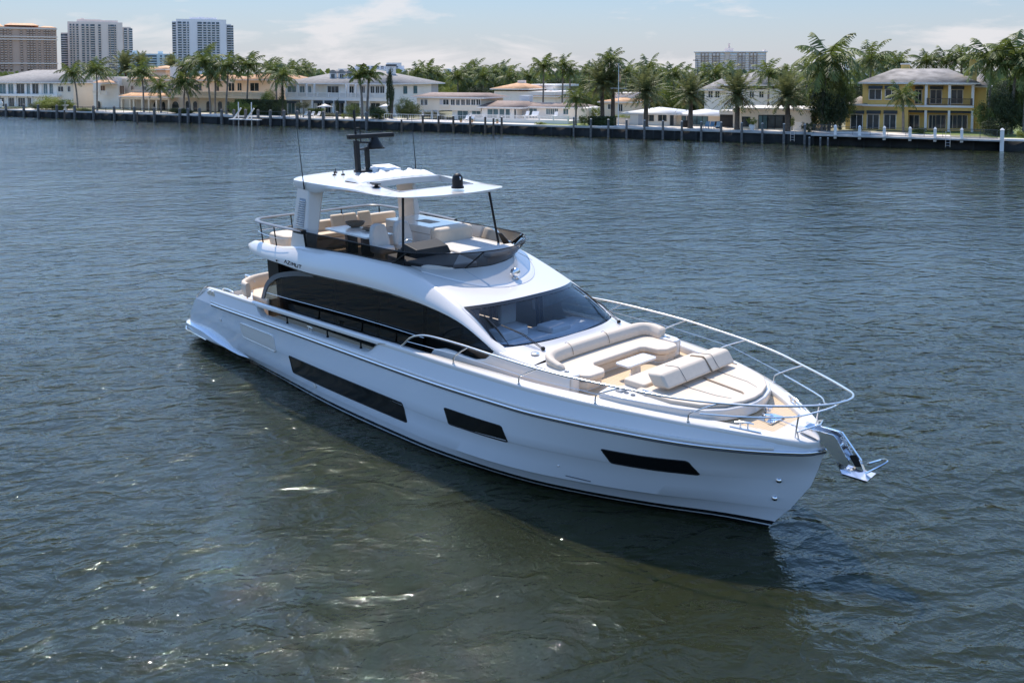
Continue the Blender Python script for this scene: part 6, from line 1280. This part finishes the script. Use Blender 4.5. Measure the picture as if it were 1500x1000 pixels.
# ---- small things on the shore
def sh(name, px, n, label, cat, group=None, z=ZG): return tag(empty(name, W(SC(px, n), n, z), SAZ), label, cat, group)
t = sh('flagpole', 905, 3, 'tall white flagpole with a cross arm and a small limp flag', 'flagpole'); b_ = MB(); b_.tube([(0, 0, 0), (0, 0, 9.6)], [.09, .04], 8); b_.build('pole', 'white_paint', t); b_ = MB(); b_.beam((-1.3, 0, 5.8), (1.3, 0, 5.8), .06, .06); b_.build('cross_arm', 'white_paint', t); b_ = MB(); b_.grid([[(.06+.02*math.sin(j*2), .05*math.sin(i+j), 8.0-.22*i) if j == 0 else (.06+.16*j, .06*math.sin(i*1.3+j*2), 7.9-.24*i) for j in range(3)] for i in range(6)]); b_.build('flag', 'roof_orange', t)
for k, px in enumerate((354, 373)):
    t = sh('boat_lift', px, -1.6, f'white boat lift arms over the water below the dark hedge, the {"left" if k == 0 else "right"} one', 'boat lift', 'boat lifts', 0)
    b_ = MB(); b_.beam((-1.6, 0, 1.15), (.2, 0, 3.1), .22, .22); b_.build('arm', 'white_paint', t); b_ = MB(); b_.tube([(-1.0, .6, -.6), (-1.0, .6, 4.2)], .10, 8); b_.build('guide_post', 'white_paint', t); b_ = MB(); b_.box(-2.4, 1.6, -.5, .5, .95, 1.12); b_.build('cradle', 'white_paint', t)
def parasol(px, n, label, m):
    t = sh('parasol', px, n, label, 'parasol'); b = MB(); b.tube([(0, 0, 0), (0, 0, 2.3)], .04, 6); b.build('pole', 'white_paint', t)
    b = MB(); N_ = 8; b.add([(1.5*math.cos(2*math.pi*i/N_), 1.5*math.sin(2*math.pi*i/N_), 1.95) for i in range(N_)]+[(0, 0, 2.5)], [(i, (i+1) % N_, N_) for i in range(N_)]); b.build('canopy', m, t, smooth=-1, solid=.03)
parasol(477.5, 4.2, 'open cream parasol before the white balcony house', 'cream'); parasol(566, 9, 'white parasol half hidden beside the cypress', 'white_paint')
def lounger(px, n, label, m='white_paint', group='chairs on the waterfront terraces', z=ZG):
    t = sh('lounge_chair', px, n, label, 'chair', group, z); b = MB(); b.box(-.3, .3, -.2, .9, .34, .40); b.build('seat', m, t); b = MB(); b.hexa([(-.3, .9, .36), (.3, .9, .36), (.3, .97, .36), (-.3, .97, .36), (-.3, 1.35, 1.05), (.3, 1.35, 1.05), (.3, 1.42, 1.03), (-.3, 1.42, 1.03)]); b.build('backrest', m, t)
    for x in (-.26, .26):
        for y in (-.1, .85): b = MB(); b.box(x-.03, x+.03, y-.03, y+.03, 0, .35); b.build('leg', m, t)
for k, px in enumerate((444, 454, 463)): lounger(px, 3.2, f'white deck chair on the terrace of the balcony house, {ORD[k]} from the left')
for k, px in enumerate((680, 688)): lounger(px, 3.8, f'white chair beside the teal door of the beige house, {ORD[k]} from the left')
for k, px in enumerate((768, 777, 782, 810)): lounger(px, 6.0, f'white chair on the raised terrace of the beige house, {ORD[k]} from the left', z=ZG+.8)
for k, px in enumerate((1032, 1039, 1048)): lounger(px, 3, f'dark blue patio chair between the second and third date palms, {ORD[k]} from the left', 'blue_cloth', 'blue patio chairs')
for k, (px, n) in enumerate(((1003, 6), (1051, 5.5))):
    t = sh('dark_planter', px, n, f'round black planter by the wall of the low white house, the {"left" if k == 0 else "right"} one', 'planter', 'black planters'); b_ = MB(); b_.lathe([(.45, 0), (.62, .5), (.6, 1.0), (.5, 1.0), (.45, .9)], (0, 0, 0), 14); b_.build('pot', 'black_trim', t, smooth=40)
t = sh('white_pot', 1100, 2.9, 'white tapered pot under the small round tree before the glass front', 'pot'); b_ = MB(); b_.lathe([(.25, 0), (.45, .55), (.42, .8), (.3, .8)], (0, 0, 0), 14); b_.build('pot', 'white_paint', t, smooth=40)
for k, px in enumerate((675.5, 691.5, 728.5)):
    t = sh('flower_pot', px, 1.2, f'small terracotta pot with a plant on the beige house seawall, {ORD[k]} from the left', 'flower pot', 'terracotta pots'); b_ = MB(); b_.lathe([(.15, 0), (.24, .35), (.2, .35)], (0, 0, 0), 10); b_.build('pot', 'roof_orange', t); child('plant', CLOUD['leaf_green', k], t, (0, 0, .55), .28, 0)
for px, n in ((1159, -.15), (1386, -1.15)):
    t = sh('boarding_ladder', px, n, f'small metal boarding ladder on the seawall {"below the last date palm" if px < 1200 else "below the yellow house"}', 'ladder', 'boarding ladders', 0); b_ = MB()
    for x in (-.25, .25): b_.tube([(x, 0, .3), (x, 0, 2.2), (x, .4, 2.25)], .03, 5)
    for z in (.5, .85, 1.2, 1.55): b_.tube([(-.25, 0, z), (.25, 0, z)], .02, 5)
    b_.build('ladder_frame', 'steel', t)
t = sh('garden_statue', 6, 3, 'pale stone statue at the far left of the shore', 'statue'); b_ = MB(); b_.lathe([(.5, 0), (.5, .3), (.3, .4), (.3, .7), (.45, 1.0), (.38, 1.5), (.15, 1.7), (.2, 1.95), (.05, 2.2)], (0, 0, 0), 12); b_.build('figure', 'wall_white', t, smooth=50)
t = sh('fountain', 99, 3, 'stone tiered urn among the shrubs of the far left garden', 'urn'); b_ = MB(); b_.lathe([(.5, 0), (.3, .3), (.25, .8), (.8, 1.1), (.85, 1.25), (.2, 1.3), (.18, 1.7), (.3, 1.9), (.05, 2.0)], (0, 0, 0), 14); b_.build('bowl', 'wall_beige', t, smooth=50)
t = sh('street_lamp', 1020, 36, 'thin lamp post left of the slab block', 'lamp post'); b_ = MB(); b_.tube([(0, 0, 0), (0, 0, 10.5)], [.12, .07], 6); b_.build('pole', 'grey_trim', t); b_ = MB(); b_.box(-.9, .05, -.1, .1, 10.4, 10.55); b_.build('lamp_head', 'grey_trim', t)
